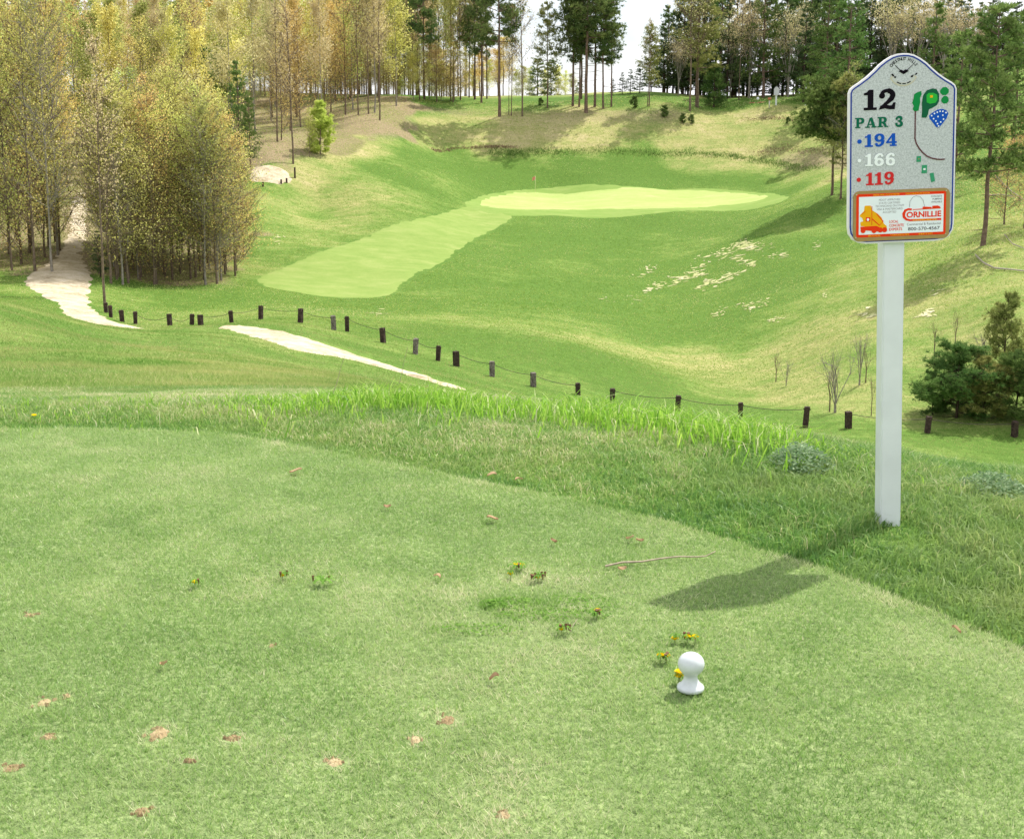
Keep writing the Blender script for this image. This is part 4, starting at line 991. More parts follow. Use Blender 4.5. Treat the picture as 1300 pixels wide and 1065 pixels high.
# ------------------------------------------------------------------ trees
class TB:
    """collects tubes (wood) and leaf triangles"""
    def __init__(s, seed): s.V=[]; s.T=[]; s.n=0; s.LV=[]; s.LT=[]; s.Lt=[]; s.ln=0; s.r=np.random.default_rng(seed)
    def tube(s, pts, rad, sides=5):
        pts = np.asarray(pts, float); m = len(pts)
        d = np.gradient(pts, axis=0); d /= np.linalg.norm(d, axis=1)[:,None]+1e-9
        ref = np.array([0,0,1.0]) if abs(d[0,2]) < .9 else np.array([1.0,0,0])
        u = np.cross(d, ref); u /= np.linalg.norm(u, axis=1)[:,None]+1e-9; v = np.cross(d, u)
        a = np.arange(sides)*2*math.pi/sides
        R_ = pts[:,None] + (u[:,None]*np.cos(a)[None,:,None] + v[:,None]*np.sin(a)[None,:,None])*np.asarray(rad)[:,None,None]
        s.V.append(R_.reshape(-1,3)); i = np.arange(m-1)[:,None]*sides; k = np.arange(sides)[None]; k2 = (k+1)%sides
        q = np.stack([i+k, i+k2, i+sides+k2, i+sides+k], -1).reshape(-1,4)+s.n; s.T.append(q); s.n += m*sides
    def leaves(s, C, size, flatz=1.0, tint=None, elong=1.0):
        n = len(C); r = s.r; u = r.normal(0,1,(n,3)); u[:,2] *= flatz; u /= np.linalg.norm(u,axis=1)[:,None]
        v = np.cross(u, r.normal(0,1,(n,3))); v /= np.linalg.norm(v,axis=1)[:,None]+1e-9
        sz = (size*(.6+.8*r.random(n)))[:,None]
        P_ = np.stack([C-u*sz*elong, C+v*sz, C+u*sz*elong, C-v*sz], 1)
        b = (np.arange(n)*4)[:,None]+s.ln; s.LV.append(P_.reshape(-1,3)); s.LT.append(b+[0,1,2,3]); s.ln += n*4
        t = r.random(n) if tint is None else np.clip(tint + r.normal(0,.16,n),0,1); s.Lt.append(np.repeat(t,4))
    def needles(s, C, D, L, w, k, tint):
        """k thin triangles fanning from each tuft centre along D"""
        n = len(C); r = s.r; C = np.repeat(C,k,0); D = np.repeat(D,k,0); t = np.repeat(tint,k) + r.normal(0,.12,n*k)
        d = D + r.normal(0,.75,D.shape); d /= np.linalg.norm(d,axis=1)[:,None]
        q = np.cross(d, r.normal(0,1,d.shape)); q /= np.linalg.norm(q,axis=1)[:,None]
        l = (L*(.6+.6*r.random(n*k)))[:,None]
        P_ = np.stack([C-q*w*.5, C+q*w*.5, C+d*l*.6+q*w*.6, C+d*l], 1)
        b = (np.arange(n*k)*4)[:,None]+s.ln; s.LV.append(P_.reshape(-1,3)); s.LT.append(b+[0,1,2,3]); s.ln += n*k*4; s.Lt.append(np.repeat(np.clip(t,0,1),4))
    def make(s, name, label, cat, woodm, leafm, group=None, crown='crown', trunk='trunk'):
        e = empty(name, (0,0,0), label, cat, group)
        link(trunk, tri_mesh(trunk, np.concatenate(s.V), np.concatenate(s.T), smooth_=True), woodm, e)
        if s.LV: link(crown, tri_mesh(crown, np.concatenate(s.LV), np.concatenate(s.LT), np.concatenate(s.Lt)), leafm, e)
        return e

def wob(r, pts, amp): 
    p = np.array(pts, float); k = len(p); w = np.cumsum(r.normal(0,amp,(k,3)),0)*.5; w[:,2] = 0; w[0] = 0; return p+w

def slim_tree(seed, Ht, lo=.06, rad=1.5, nb=60, nleaf=5600, leaf=.034, r0=.062, up=.75, peak=.45, crook=.05, twigs=True):
    """slender young hardwood: straight stem, steep fine branches, thin spring leaf"""
    b = TB(seed); r = b.r; k = 12
    st = wob(r, [(0,0,Ht*i/(k-1)-(.4 if i == 0 else 0)) for i in range(k)], crook)
    b.tube(st, [r0*(1-.88*i/(k-1))*(1.25 if i == 0 else 1) for i in range(k)], 7)
    tips = []; hs = lo + (1-lo)*np.sort(r.random(nb))**.9
    for h in hs:
        p0 = np.array([np.interp(h*Ht, st[:,2], st[:,j]) for j in range(3)])
        env = max(.06, math.sin(min(1, max(.05,(h-lo)/(1-lo)*.9+.12)**peak)*math.pi))**.6
        L = rad*env*r.uniform(.6,1.15)+.25; a = r.random()*6.283; u = up*r.uniform(.6,1.4)
        q = [p0]; d = np.array([math.cos(a), math.sin(a), u]); d /= np.linalg.norm(d)
        for j in range(4): d = d + [0,0,.10] + r.normal(0,.10,3); d /= np.linalg.norm(d); q.append(q[-1]+d*L/4)
        b.tube(q, np.linspace(r0*.26*(1-h*.5), .010, 5), 4)
        for j in range(1,5):
            tips.append((q[j], d, L))
            if twigs:
                for _ in range(3):
                    dd = d+r.normal(0,.6,3); dd /= np.linalg.norm(dd); e = q[j]+dd*L*r.uniform(.2,.45); b.tube([q[j],(q[j]+e)/2+r.normal(0,.03,3),e],[.010,.008,.005],3); tips.append((e, dd, L))
    C = np.array([t[0] for t in tips]); idx = r.integers(0,len(C),nleaf); sp = np.array([t[2] for t in tips])[idx]
    tt = r.random(len(C))[idx]*.55+.22
    b.leaves(C[idx]+r.normal(0,1,(nleaf,3))*(.13*sp+.06)[:,None], leaf, .8, tt)
    return b
def pine(seed, Ht, bare=.42, rad=2.2, nw=15, L=.30, w=.035, k=13, dens=1.0, r0=.17, droop=-.05, tuftw=1.0, top=.5):
    b = TB(seed); r = b.r; kk = 12
    st = wob(r, [(0,0,Ht*i/(kk-1)-(.4 if i == 0 else 0)) for i in range(kk)], .05)
    b.tube(st, [r0*(1-.85*(i/(kk-1))**1.2)*(1.2 if i == 0 else 1) for i in range(kk)], 8)
    # dead stubs
    for h in r.random(int(14*bare/.4)+1)*bare:
        p0 = np.array([np.interp(h*Ht, st[:,2], st[:,j]) for j in range(3)]); a = r.random()*6.283; l = r.uniform(.3,1.1)
        b.tube([p0, p0+np.array([math.cos(a)*l, math.sin(a)*l, -.05])], [.018,.006], 3)
    C=[]; D=[]; TT=[]
    for i in range(nw):
        h = bare+(1-bare)*(i+r.uniform(-.3,.3))/nw; h = min(max(h,bare),.985); f = (h-bare)/(1-bare)
        env = (.45+.55*math.sin(min(1,(f+.12)*1.7)*math.pi/2))*(1-f)**top+.08
        for j in range(int(r.integers(3,6))):
            p0 = np.array([np.interp(h*Ht, st[:,2], st[:,q]) for q in range(3)]); a = r.random()*6.283; Lb = rad*env*r.uniform(.6,1.15)
            d = np.array([math.cos(a), math.sin(a), droop+.5*f+r.uniform(-.1,.15)]); d /= np.linalg.norm(d); q_ = [p0]
            for s_ in range(4): d = d+[0,0,.06]+r.normal(0,.07,3); d /= np.linalg.norm(d); q_.append(q_[-1]+d*Lb/4)
            b.tube(q_, np.linspace(r0*.22*(1-f*.6)+.008,.010,5), 4)
            tb = r.random()*.5+.2
            nt_ = max(4,int((6+Lb*7)*dens))
            for s_ in range(nt_):
                t = r.uniform(.30,1.0)**.7*4; i0 = min(3,int(t)); pp = q_[i0]+(q_[i0+1]-q_[i0])*(t-i0)
                off = r.normal(0,1,3)*np.array([.16,.16,.09])*Lb*(.5+.5*t/4)*tuftw
                C.append(pp+off); dd = off*1.2+d*.4+[0,0,.25]; D.append(dd/np.linalg.norm(dd)); TT.append(tb+r.normal(0,.12))
                if s_ % 3 == 0: b.tube([pp, pp+off], [.009,.005], 3)
    b.needles(np.array(C), np.array(D), L, w, k, np.array(TT)); return b
def spreading(seed, Ht, rad, fork=.2, nleaf=5000, leaf=.06, r0=.16, n1=9, spread=.55):
    """round headed tree in bud: many limbs fanning up from a low fork"""
    b = TB(seed); r = b.r; f = Ht*fork
    b.tube([(0,0,-.4),(0,0,f*.5),(0,0,f)], [r0*1.2,r0,r0*.9], 8); tips=[]
    def grow(p, d, L, rr, lvl):
        q=[p]; 
        for j in range(4): d = d+r.normal(0,.09,3)+[0,0,.05]; d = d/np.linalg.norm(d); q.append(q[-1]+d*L/4)
        b.tube(q, np.linspace(rr, rr*.45, 5), 5 if lvl < 2 else 3)
        if lvl >= 3: tips.append(q[-1]); tips.append(q[2]); return
        for j in range(4 if lvl < 2 else 3):
            t = r.uniform(.35,1)*4; i0=min(3,int(t)); pp=q[i0]+(q[i0+1]-q[i0])*(t-i0); dd=d+r.normal(0,.42,3); dd/=np.linalg.norm(dd); grow(pp, dd, L*r.uniform(.45,.68), rr*.45, lvl+1)
    for i in range(n1):
        a = 6.283*i/n1+r.uniform(-.3,.3); s_ = spread*r.uniform(.25,1); d=np.array([math.cos(a)*s_, math.sin(a)*s_, 1]); d/=np.linalg.norm(d)
        grow(np.array([0,0,f*r.uniform(.8,1.05)]), d, (Ht-f)*.55, r0*.42, 1)
    # leader
    grow(np.array([0,0,f]), np.array([0,0,1.0]), (Ht-f)*.62, r0*.6, 1)
    C=np.array(tips); 
    if nleaf: idx=r.integers(0,len(C),nleaf); b.leaves(C[idx]+r.normal(0,Ht*.030,(nleaf,3)), leaf, 1, r.random(len(C))[idx]*.6+.2)
    return b

BARK = plain('grey brown bark', (.24,.18,.13), .95, .55, 7, .1, bump=.5)
BARKD = plain('dark bark', (.085,.06,.045), .95, .5, 7, .1, bump=.5)
BARKP = plain('pale grey bark', (.36,.32,.27), .95, .45, 6, .1, bump=.4)
BARKR = plain('reddish pine bark', (.22,.15,.115), .95, .5, 8, .1, bump=.5)
LF_YG = leafy('yellow green spring leaf', [(0,(.40,.44,.11)),(.5,(.66,.68,.19)),(1,(.85,.84,.36))], .62, .05, .35)
LF_OR = leafy('orange tan spring leaf', [(0,(.44,.33,.10)),(.5,(.68,.54,.18)),(1,(.82,.70,.30))], .62, .05, .3)
LF_OL = leafy('olive spring leaf', [(0,(.22,.26,.07)),(.5,(.40,.43,.13)),(1,(.60,.58,.22))], .62, .05, .35)
LF_TAN = leafy('tan buds', [(0,(.44,.37,.18)),(.5,(.64,.55,.29)),(1,(.80,.72,.44))], .45, .04, .25)
LF_LG = leafy('fresh light green needle', [(0,(.40,.52,.09)),(1,(.70,.78,.24))], .5, .02, .1)
ND_PINE = leafy('red pine needle', [(0,(.07,.12,.045)),(.5,(.15,.22,.07)),(1,(.29,.34,.12))], .3, .03, .3)
ND_YEL = leafy('yellowish pine needle', [(0,(.15,.19,.05)),(.5,(.32,.34,.11)),(1,(.50,.48,.18))], .35, .03, .3)
ND_DARK = leafy('dark conifer needle', [(0,(.05,.085,.04)),(.5,(.105,.16,.065)),(1,(.22,.27,.11))], .25, .03, .3)
ND_MID = leafy('mid green needle', [(0,(.07,.13,.04)),(.5,(.15,.24,.065)),(1,(.28,.36,.12))], .3, .03, .25)

PROTO = {}
def reg(key, b, name, label, cat, wm, lm, **kw):
    e = b.make(name, label, cat, wm, lm, None, **kw); e['_h'] = 1.0; PROTO[key] = [e, 0]
for i in range(4):
    reg('yg%d'%i, slim_tree(100+i, 10, lo=(.05 if i < 2 else .16), rad=1.75+.25*i, nleaf=4300, up=.55), 'young_hardwood', 'x', 'tree', BARK, LF_YG)
for i in range(3):
    reg('or%d'%i, slim_tree(120+i, 10, lo=.04, rad=1.6+.25*i, nleaf=4200, up=.6), 'young_hardwood', 'x', 'tree', BARK, LF_OR)
for i in range(3):
    reg('ol%d'%i, slim_tree(140+i, 10, lo=.15, rad=1.9, nleaf=3800, up=.6), 'young_hardwood', 'x', 'tree', BARKP, LF_OL)
for i in range(2):
    reg('th%d'%i, slim_tree(160+i, 10, lo=.30, rad=1.5, nleaf=1500, leaf=.04, r0=.07, nb=38), 'thin_hardwood', 'x', 'tree', BARK, LF_TAN)
reg('far0', slim_tree(170, 10, lo=.30, rad=1.6, nleaf=5200, leaf=.046, nb=30, twigs=False, r0=.065), 'woodland_tree', 'x', 'tree', BARKP, LF_TAN)
reg('far1', slim_tree(171, 10, lo=.22, rad=1.7, nleaf=5200, leaf=.046, nb=30, twigs=False, r0=.065), 'woodland_tree', 'x', 'tree', BARK, LF_OL)
reg('far2', slim_tree(172, 10, lo=.2, rad=1.7, nleaf=5200, leaf=.046, nb=30, twigs=False, r0=.065), 'woodland_tree', 'x', 'tree', BARKP, LF_YG)
reg('far3', slim_tree(173, 10, lo=.25, rad=1.6, nleaf=5200, leaf=.046, nb=30, twigs=False, r0=.065), 'woodland_tree', 'x', 'tree', BARK, LF_OR)
for i in range(3):
    reg('pi%d'%i, pine(200+i, 10, bare=.44-.05*i, rad=1.9, nw=15, L=.24, w=.034, dens=1.35, r0=.095), 'red_pine', 'x', 'tree', BARKR, ND_PINE)
reg('py0', pine(210, 10, bare=.28, rad=2.1, nw=17, L=.2, w=.026, k=12, dens=1.4, r0=.085), 'red_pine', 'x', 'tree', BARKR, ND_YEL)
for i in range(3):
    reg('da%d'%i, pine(220+i, 10, bare=.10, rad=2.1, nw=17, L=.26, w=.05, k=9, dens=.9, r0=.12, top=.75), 'dark_conifer', 'x', 'tree', BARKD, ND_DARK)
reg('mi0', pine(230, 10, bare=.14, rad=2.2, nw=16, L=.24, w=.04, k=10, dens=1.1, r0=.12, top=.7), 'broad_pine', 'x', 'tree', BARKR, ND_MID)
reg('dn0', pine(232, 10, bare=.50, rad=3.1, nw=16, L=.30, w=.05, k=16, dens=2.8, r0=.10, top=.35, tuftw=1.2), 'broad_pine', 'x', 'tree', BARKR, ND_MID)
reg('dn1', pine(233, 10, bare=.32, rad=2.2, nw=21, L=.24, w=.038, k=12, dens=1.25, r0=.10, top=.45), 'red_pine', 'x', 'tree', BARKR, ND_MID)
reg('rd0', pine(240, 10, bare=.08, rad=4.4, nw=12, L=.5, w=.07, k=12, dens=1.2, r0=.25, top=.45), 'round_pine', 'x', 'tree', BARKD, ND_MID)
reg('sp0', spreading(250, 10, 3, .16, 3800, .055, .15), 'budding_tree', 'x', 'tree', BARKP, LF_TAN)
reg('sp1', spreading(251, 10, 3, .2, 2600, .055, .14, spread=.4), 'budding_tree', 'x', 'tree', BARKP, LF_TAN)
reg('lg0', pine(260, 10, bare=.03, rad=3.6, nw=12, L=.75, w=.10, k=12, dens=1.0, r0=.16, top=.8, droop=.25), 'young_larch', 'x', 'tree', BARK, LF_LG)
reg('bu0', pine(270, 3, bare=.03, rad=1.35, nw=10, L=.17, w=.016, k=20, dens=2.4, r0=.05, top=.45, droop=.25), 'young_pine', 'x', 'tree', BARKD, ND_YEL, trunk='stem')
reg('bu1', pine(271, 3, bare=.03, rad=1.6, nw=12, L=.17, w=.016, k=20, dens=3.2, r0=.05, top=.4, droop=.15), 'young_pine', 'x', 'tree', BARKD, ND_MID, trunk='stem')
sap = spreading(280, 3, 1, .10, 0, .02, .06, n1=5, spread=.30); sap2 = spreading(281, 3, 1, .30, 60, .016, .05, n1=3, spread=.25)
reg('sa0', sap, 'bare_sapling', 'x', 'sapling', BARKP, LF_TAN, trunk='stems'); reg('sa1', sap2, 'bare_sapling', 'x', 'sapling', BARK, LF_TAN, trunk='stems')
BASEH = {k: (3.0 if k[:2] in ('bu','sa') else 10.0) for k in PROTO}

def put(key, xyz, h, label, group=None, fat=1.0, name=None, lean=(0,0)):
    e, used = PROTO[key]
    if used: e = copy_tree(e)
    PROTO[key][1] += 1
    s = h/BASEH[key]; e.location = (xyz[0], xyz[1], xyz[2]-.02); e.scale = (s*fat, s*fat, s)
    e.rotation_euler = (lean[0], lean[1], random.random()*6.283)
    e['label'] = label
    if group: e['group'] = group
    elif 'group' in e: del e['group']
    if name: e.name = name
    return e
def putpx(key, qx, qb, ym, htpx, label, group=None, fat=1.0, name=None, lean=(0,0)):
    g = G(qx, qb, ym); top = P(qx, qb-htpx, g[1]); return put(key, g, top[2]-g[2], label, group, fat, name, lean)
# ------------------------------------------------------------------ where the trees stand
# left side, named ones
putpx('th0', 133, 384, 60, 330, 'thin dark trunked tree at the corner of the sandy track, beside the first fence post', fat=.75)
g = G(131.5, 389, 60)
GR = 'slender trees of the dense grove right of the sandy track'
rg = random.Random(77)
pts = []
while len(pts) < 66:
    qx, qb = rg.uniform(136, 302), rg.uniform(318, 362)
    if qb > 364-.0*(qx): continue
    gg = G(qx, qb, 82)
    if all(math.hypot(gg[0]-q[0], gg[1]-q[1]) > .7 for q in pts): pts.append((gg[0], gg[1], gg[2], qx, qb))
for i, p in enumerate(pts):
    key = rg.choice(['yg0','yg1','yg2','yg3','yg0','yg2','or0','or1','ol0','th1'] if p[3] < 262 else ['or0','or1','or2','or0','yg1','ol1','th1'])
    top = rg.uniform(75, 170) + abs(p[3]-215)*.35
    h = P(p[3], top, p[1])[2]-p[2]
    put(key, p[:3], h, {'y':'slender yellow green tree standing in the dense grove right of the sandy track','o':'slender orange or olive tinged tree in the grove right of the sandy track','t':'nearly bare thin tree in the grove right of the sandy track'}[key[0]], GR, fat=rg.uniform(.8,1.1)*10/h*1.25)
# grove edge orange shrubs
for qx, qb, hp, key in [(296,352,230,'or1'),(306,338,190,'or0'),(312,315,150,'or2'),(288,356,255,'or2'),(268,356,290,'ol0')]:
    pass
putpx('or1', 300, 344, 84, 190, 'bushy orange tan tree at the right end of the grove', fat=1.15)
putpx('or2', 309, 326, 88, 130, 'shorter orange tan tree behind the right end of the grove', fat=1.3)
putpx('da0', 128, 352, 80, 60, 'low dark green conifer at the foot of the grove beside the track', fat=1.2)
# wood left of the track
LG = 'trees of the wood left of the sandy track'
pts = []
while len(pts) < 52:
    qx, qb = rg.uniform(-190, 84), rg.uniform(300, 350)
    if qx > 70 and qb > 325: continue
    gg = G(qx, qb, 80)
    if all(math.hypot(gg[0]-q[0], gg[1]-q[1]) > 1.3 for q in pts): pts.append((gg[0], gg[1], gg[2], qx, qb))
for p in pts:
    key = rg.choice(['or0','or1','yg0','yg1','yg3','or2','ol2','ol0']); top = rg.uniform(-60, 170)
    h = P(p[3], top, p[1])[2]-p[2]
    put(key, p[:3], h, {'y':'yellow green spring tree in the wood left of the sandy track','o':'orange or olive tinged spring tree in the wood left of the sandy track'}[key[0]], LG, fat=rg.uniform(.85,1.15)*10/h*1.35)
# hillside woods behind
HG = 'hillside trees behind the grove'
pts = []
tries = 0
while len(pts) < 190 and tries < 6000:
    tries += 1
    Y = rg.uniform(122, 235); qx = rg.uniform(-260, 520)
    X = (qx-650)/F*Y*1.02
    zz = float(H(X, Y)); py = 487.5 - F*math.tan(math.atan2(zz-EYE, Y)+TH)
    lim = 212 - (qx-330)*.42 if qx > 330 else 400
    if qx > 300 and py > lim: continue
    if qx < 300 and abs(X - np.interp(Y, [118,140,170,235], [-40.5,-46,-52,-62])) < 2.5 and Y < 150: continue
    if 305 < qx < 385 and py > 200: continue
    if all(math.hypot(X-q[0], Y-q[1]) > 2.0 for q in pts): pts.append((X, Y, zz, qx, py))
for p in pts:
    q = rg.random()
    if p[3] < 130: key = rg.choice(['far1','far2','far2','far3','yg2'])
    elif p[3] < 300: key = rg.choice(['far2','far3','far0','far1','or1','yg1'])
    else: key = rg.choice(['far0','far3','far0','far1','or0','far2'])
    h = rg.uniform(15, 20)
    lab = {'far0':'pale tan woodland tree on the hillside behind the grove','far1':'olive woodland tree on the hillside behind the grove','far2':'yellow green woodland tree on the hillside behind the grove','far3':'orange tan woodland tree on the hillside behind the grove'}.get(key, 'brighter leafy woodland tree on the hillside behind the grove')
    put(key, p[:3], h, lab, HG, fat=rg.uniform(.75,1.0))
# thicker growth along the crest
for i in range(60):
    qx = -60 + i*9.2 + rg.uniform(-5,5); Y = rg.uniform(205, 240); X = (qx-650)/F*Y*1.02
    put(rg.choice(['far0','far3','far1','far2']), (X,Y,float(H(X,Y))), rg.uniform(15,22), 'woodland tree along the crest behind the hillside wood', 'crest trees behind the hillside wood', fat=.95)
for i in range(70):
    qx = 235 + i*5.9 + rg.uniform(-4,4); Y = rg.uniform(212, 250); X = (qx-650)/F*Y*1.02
    put(rg.choice(['far0','far2','far1','far3']), (X,Y,float(H(X,Y))), rg.uniform(5,10.5), 'low leafy tree filling the foot of the crest wood', 'low trees at the foot of the crest wood', fat=1.7)
for i in range(46):
    qx = 240 + i*7.6 + rg.uniform(-5,5); Y = rg.uniform(192, 212); X = (qx-650)/F*Y*1.02
    put(rg.choice(['or0','yg1','or1','yg2','ol0']), (X,Y,float(H(X,Y))), rg.uniform(4,8.5), 'leafy understorey tree at the crest of the hillside', 'understorey trees at the crest', fat=1.9)
# dark conifers within it
for qx, qb, ym, hp, lab in [(105,170,150,110,'blue green conifer showing between the yellow trees high on the left'),(285,190,125,150,'green pine at the right shoulder of the grove, behind it'),(305,205,122,130,'green pine between the grove and the sand bank'),(262,185,135,140,'dark green pine rising behind the top of the grove'),(318,212,118,90,'small green pine left of the sand bank')]:
    putpx('mi0', qx, qb, ym, hp, lab, 'green pines behind the grove', fat=.9)
# by the sand bank
putpx('th0', 372, 208, 110, 230, 'grey trunked tree with thin leaves just above the sand bank', fat=.8)
putpx('th1', 352, 180, 125, 190, 'dark trunked thin tree behind the sand bank', fat=.8)
putpx('or0', 357, 178, 128, 160, 'orange tan slender tree behind the sand bank', fat=.8)
putpx('lg0', 407, 196, 110, 68, 'bright light green young larch at the edge of the woods', fat=1.0)
putpx('yg0', 393, 200, 110, 60, 'small yellow green tree left of the bright larch', fat=1.1)
putpx('th0', 455, 146, 140, 185, 'slender dark trunk at the wood edge above the dry slope, left one', 'two slender trunks at the wood edge', fat=.75)
putpx('th1', 482, 153, 140, 200, 'slender dark trunk at the wood edge above the dry slope, right one', 'two slender trunks at the wood edge', fat=.75)
putpx('th0', 468, 145, 150, 150, 'leafy thin tree between the two slender dark trunks', fat=.9)
# ridge wood left of the centre pines: tall trunks
RG_ = 'tall trunks of the ridge wood'
for i in range(46):
    qx = 425 + i*4.3 + rg.uniform(-2,2); Y = rg.uniform(196, 232); X = (qx-650)/F*Y*1.02; zz = float(H(X, Y))
    key = rg.choice(['pi0','th0','th1','far0','far1','pi1'] if qx > 500 else ['far0','far3','th0','th1','far1'])
    put(key, (X, Y, zz), rg.uniform(19, 24), {'p':'tall pine with a bare lower trunk in the ridge wood left of the gap','t':'tall thin bare trunked tree in the ridge wood left of the gap','f':'tall leafy tree in the ridge wood left of the gap'}[key[0]], RG_, fat=.72)
for qx in (425,440,510,525,545,560):
    putpx('far2', qx, 127, 186, rg.uniform(30,60), 'low leafy undergrowth tree at the foot of the ridge wood', 'undergrowth trees at the ridge wood edge', fat=1.5)
# centre: red pines
for qx, qb, hp, key, lab, ft in [
    (634,148,215,'pi0','tall red pine standing forward, leftmost of the ridge pines',.95),
    (611,131,170,'pi1','shorter red pine behind and left of the forward pine',.8),
    (663,148,190,'th0','thin bare leaved tree right of the forward pine',.85),
    (649,147,140,'th1','small slender tree between the forward pine and the thin bare tree',.7),
    (646,146,110,'th0','sapling leaning beside the forward pine',.7),
    (695,137,135,'py0','small yellowish pine left of the big pine clump',.85),
    (744,143,215,'pi0','stoutest red pine, front of the central clump',1.15),
    (727,135,180,'pi1','red pine at the left of the central clump',.95),
    (735,136,165,'pi2','slim red pine directly left of the stoutest pine',.8),
    (738,126,185,'pi0','red pine hidden behind the stoutest pine',.8),
    (755,136,195,'pi1','red pine just right of the stoutest pine',.95),
    (766,138,165,'pi2','slim red pine, second from the right of the central clump',.85),
    (776,136,130,'pi0','thin red pine at the right side of the central clump',.9),
    (822,135,110,'th1','thin dead looking tree right of the sky gap',.7),
    (824,135,105,'py0','slender yellowish pine right of the sky gap',.9),
    (876,141,190,'th0','crooked grey trunk beside the round dark pine',1.1),
    (886,137,180,'th1','second grey trunk, right of the crooked one',.9),
    (884,136,175,'py0','yellowish pine behind the crooked grey trunk',1.2),
    (938,127,150,'th0','straight thin trunk left of the budding trees',.8)]:
    putpx(key, qx, qb, 160, hp, lab, fat=ft)
putpx('rd0', 906, 136.5, 160, 49, 'round dense green pine standing on the ridge beside the grey trunks', fat=.95)
# behind the centre: green bushes far back, right dark wood
for i in range(10):
    qx = 655+i*8.5; Y = 245+rg.uniform(0,20); X=(qx-650)/F*Y*1.02
    put(rg.choice(['far1','far2','mi0']), (X,Y,float(H(X,Y))), rg.uniform(5.5,9.5)*(.8 if i > 6 else 1.2), 'distant green tree low behind the central pines', 'distant trees behind the central pines', fat=1.5)
for qx, hp in ((778,22),(790,30),(800,34),(812,45)):
    putpx('da1', qx, 122, 200, hp, 'small dark conifer in the bottom of the sky gap', 'dark conifers at the foot of the sky gap', fat=1.4)
DG = 'dark conifers of the right hand wood'
tops_ = [(815,70),(830,40),(845,5),(860,-20),(1100,-40),(1180,-10),(1235,18),(1262,25),(1290,12),(1420,-10)]
for i in range(64):
    qx = 822 + i*9.0 + rg.uniform(-4,4); Y = rg.uniform(196, 236); X = (qx-650)/F*Y*1.02; zz = float(H(X,Y))
    tp = np.interp(qx, [t[0] for t in tops_], [t[1] for t in tops_]) + rg.uniform(-25,25)
    h = P(qx, tp, Y)[2]-zz
    key = rg.choice(['da0','da1','da2','mi0'])
    put(key, (X,Y,zz), max(6,h), 'dark conifer in the tall wood beyond the far tee', DG, fat=1.0)
for i in range(60):
    qx = 835 + i*9 + rg.uniform(-5,5); Y = rg.uniform(192, 197) if qx > 1050 else rg.uniform(204,208); X = (qx-650)/F*Y*1.02; zz = float(H(X,Y))
    put(rg.choice(['da0','da2']), (X,Y,zz), rg.uniform(4.5,9), 'low dark conifer at the foot of the tall wood', 'low conifers at the foot of the tall wood', fat=1.8)
for qx, Y, tp, key, lab, ft in [(985,198,-5,'sp0','budding tan tree with a rounded crown above the far sign',.9),(938,199,-15,'sp1','budding tan tree left of the far sign',.9),(915,202,10,'sp1','smaller budding tan tree beside the straight trunk',.8),
     (1140,190,-20,'sp0','tan budding tree directly behind the top of the tee sign',1.0),(1110,192,-25,'sp1','pale yellow budding tree behind the left shoulder of the tee sign',1.0),(1205,188,0,'sp0','tan budding tree above the right shoulder of the tee sign',1.0),(1172,186,-10,'sp1','tan budding tree behind the middle of the tee sign top',1.0),
     (852,200,40,'sp1','low budding tree right of the sky gap',1.0)]:
    X = (qx-650)/F*Y*1.02; zz = float(H(X,Y)); put(key, (X,Y,zz), P(qx,tp,Y)[2]-zz, lab, 'budding trees before the dark wood', fat=ft*.85)
putpx('mi0', 1045, 150, 150, 150, 'broad green pine above the yellowish tree, left of the tee sign', fat=1.15)
putpx('mi0', 1075, 170, 145, 190, 'tall green pine behind the left edge of the tee sign', fat=1.0)
putpx('da1', 1020, 130, 170, 120, 'dark pine right of the budding trees', fat=1.1)
putpx('py0', 1067, 253, 105, 160, 'yellowish green tree with a straight trunk left of the tee sign', fat=1.0)
sh = G(1006, 281, 95)
t = 6.0
for _ in range(30):
    b_ = (sh[0]+.688*t, sh[1]+.725*t); t = .5*t + .5*((float(H(*b_)) + 8.0 - sh[2])*.692)
put('dn0', (b_[0], b_[1], float(H(*b_))), 11.0, 'yellowish pine with a clear trunk, casting the round shadow at the end of the green', fat=1.15)
putpx('ol1', 1078, 250, 108, 165, 'olive leafed tree touching the left edge of the tee sign', fat=1.0)
# right side
putpx('dn1', 1247, 312, 70, 300, 'large dark pine right of the tee sign, standing alone on the slope', fat=1.05)
putpx('mi0', 1210, 245, 95, 210, 'green pine behind the right edge of the tee sign', fat=.9)
putpx('or0', 1207, 241, 96, 110, 'small orange leaved tree beside the right edge of the tee sign', fat=1.2)
putpx('or1', 1275, 285, 78, 120, 'orange leaved tree right of the large dark pine', fat=1.5)
putpx('or2', 1300, 290, 78, 130, 'orange leaved tree cut by the right edge of the view', fat=1.5)
putpx('mi0', 1285, 200, 120, 190, 'green pine high behind the orange trees at the right edge', fat=1.0)
putpx('mi0', 1320, 210, 115, 200, 'green pine just beyond the right edge of the view', fat=1.0)
putpx('mi0', 1180, 190, 125, 190, 'green pine rising behind the tee sign', fat=1.0)
putpx('da2', 1255, 170, 140, 165, 'dark pine behind the large lone pine', fat=1.1)
putpx('bu0', 1272, 474, 48, 98, 'ragged young pine, tallest of the bushes below the right slope', fat=.75)
putpx('bu1', 1215, 530, 44, 88, 'dark round young pine right of the white sign post', fat=1.3)
putpx('bu1', 1185, 527, 44, 52, 'small green young pine closest to the white sign post', fat=1.0)
putpx('bu0', 1250, 533, 44, 78, 'middle green young pine behind the right end of the fence', fat=1.3)
putpx('bu1', 1290, 533, 44, 80, 'dark young pine at the right edge behind the fence', fat=1.1)
putpx('bu1', 1330, 530, 44, 85, 'young pine just beyond the right edge', fat=1.0)
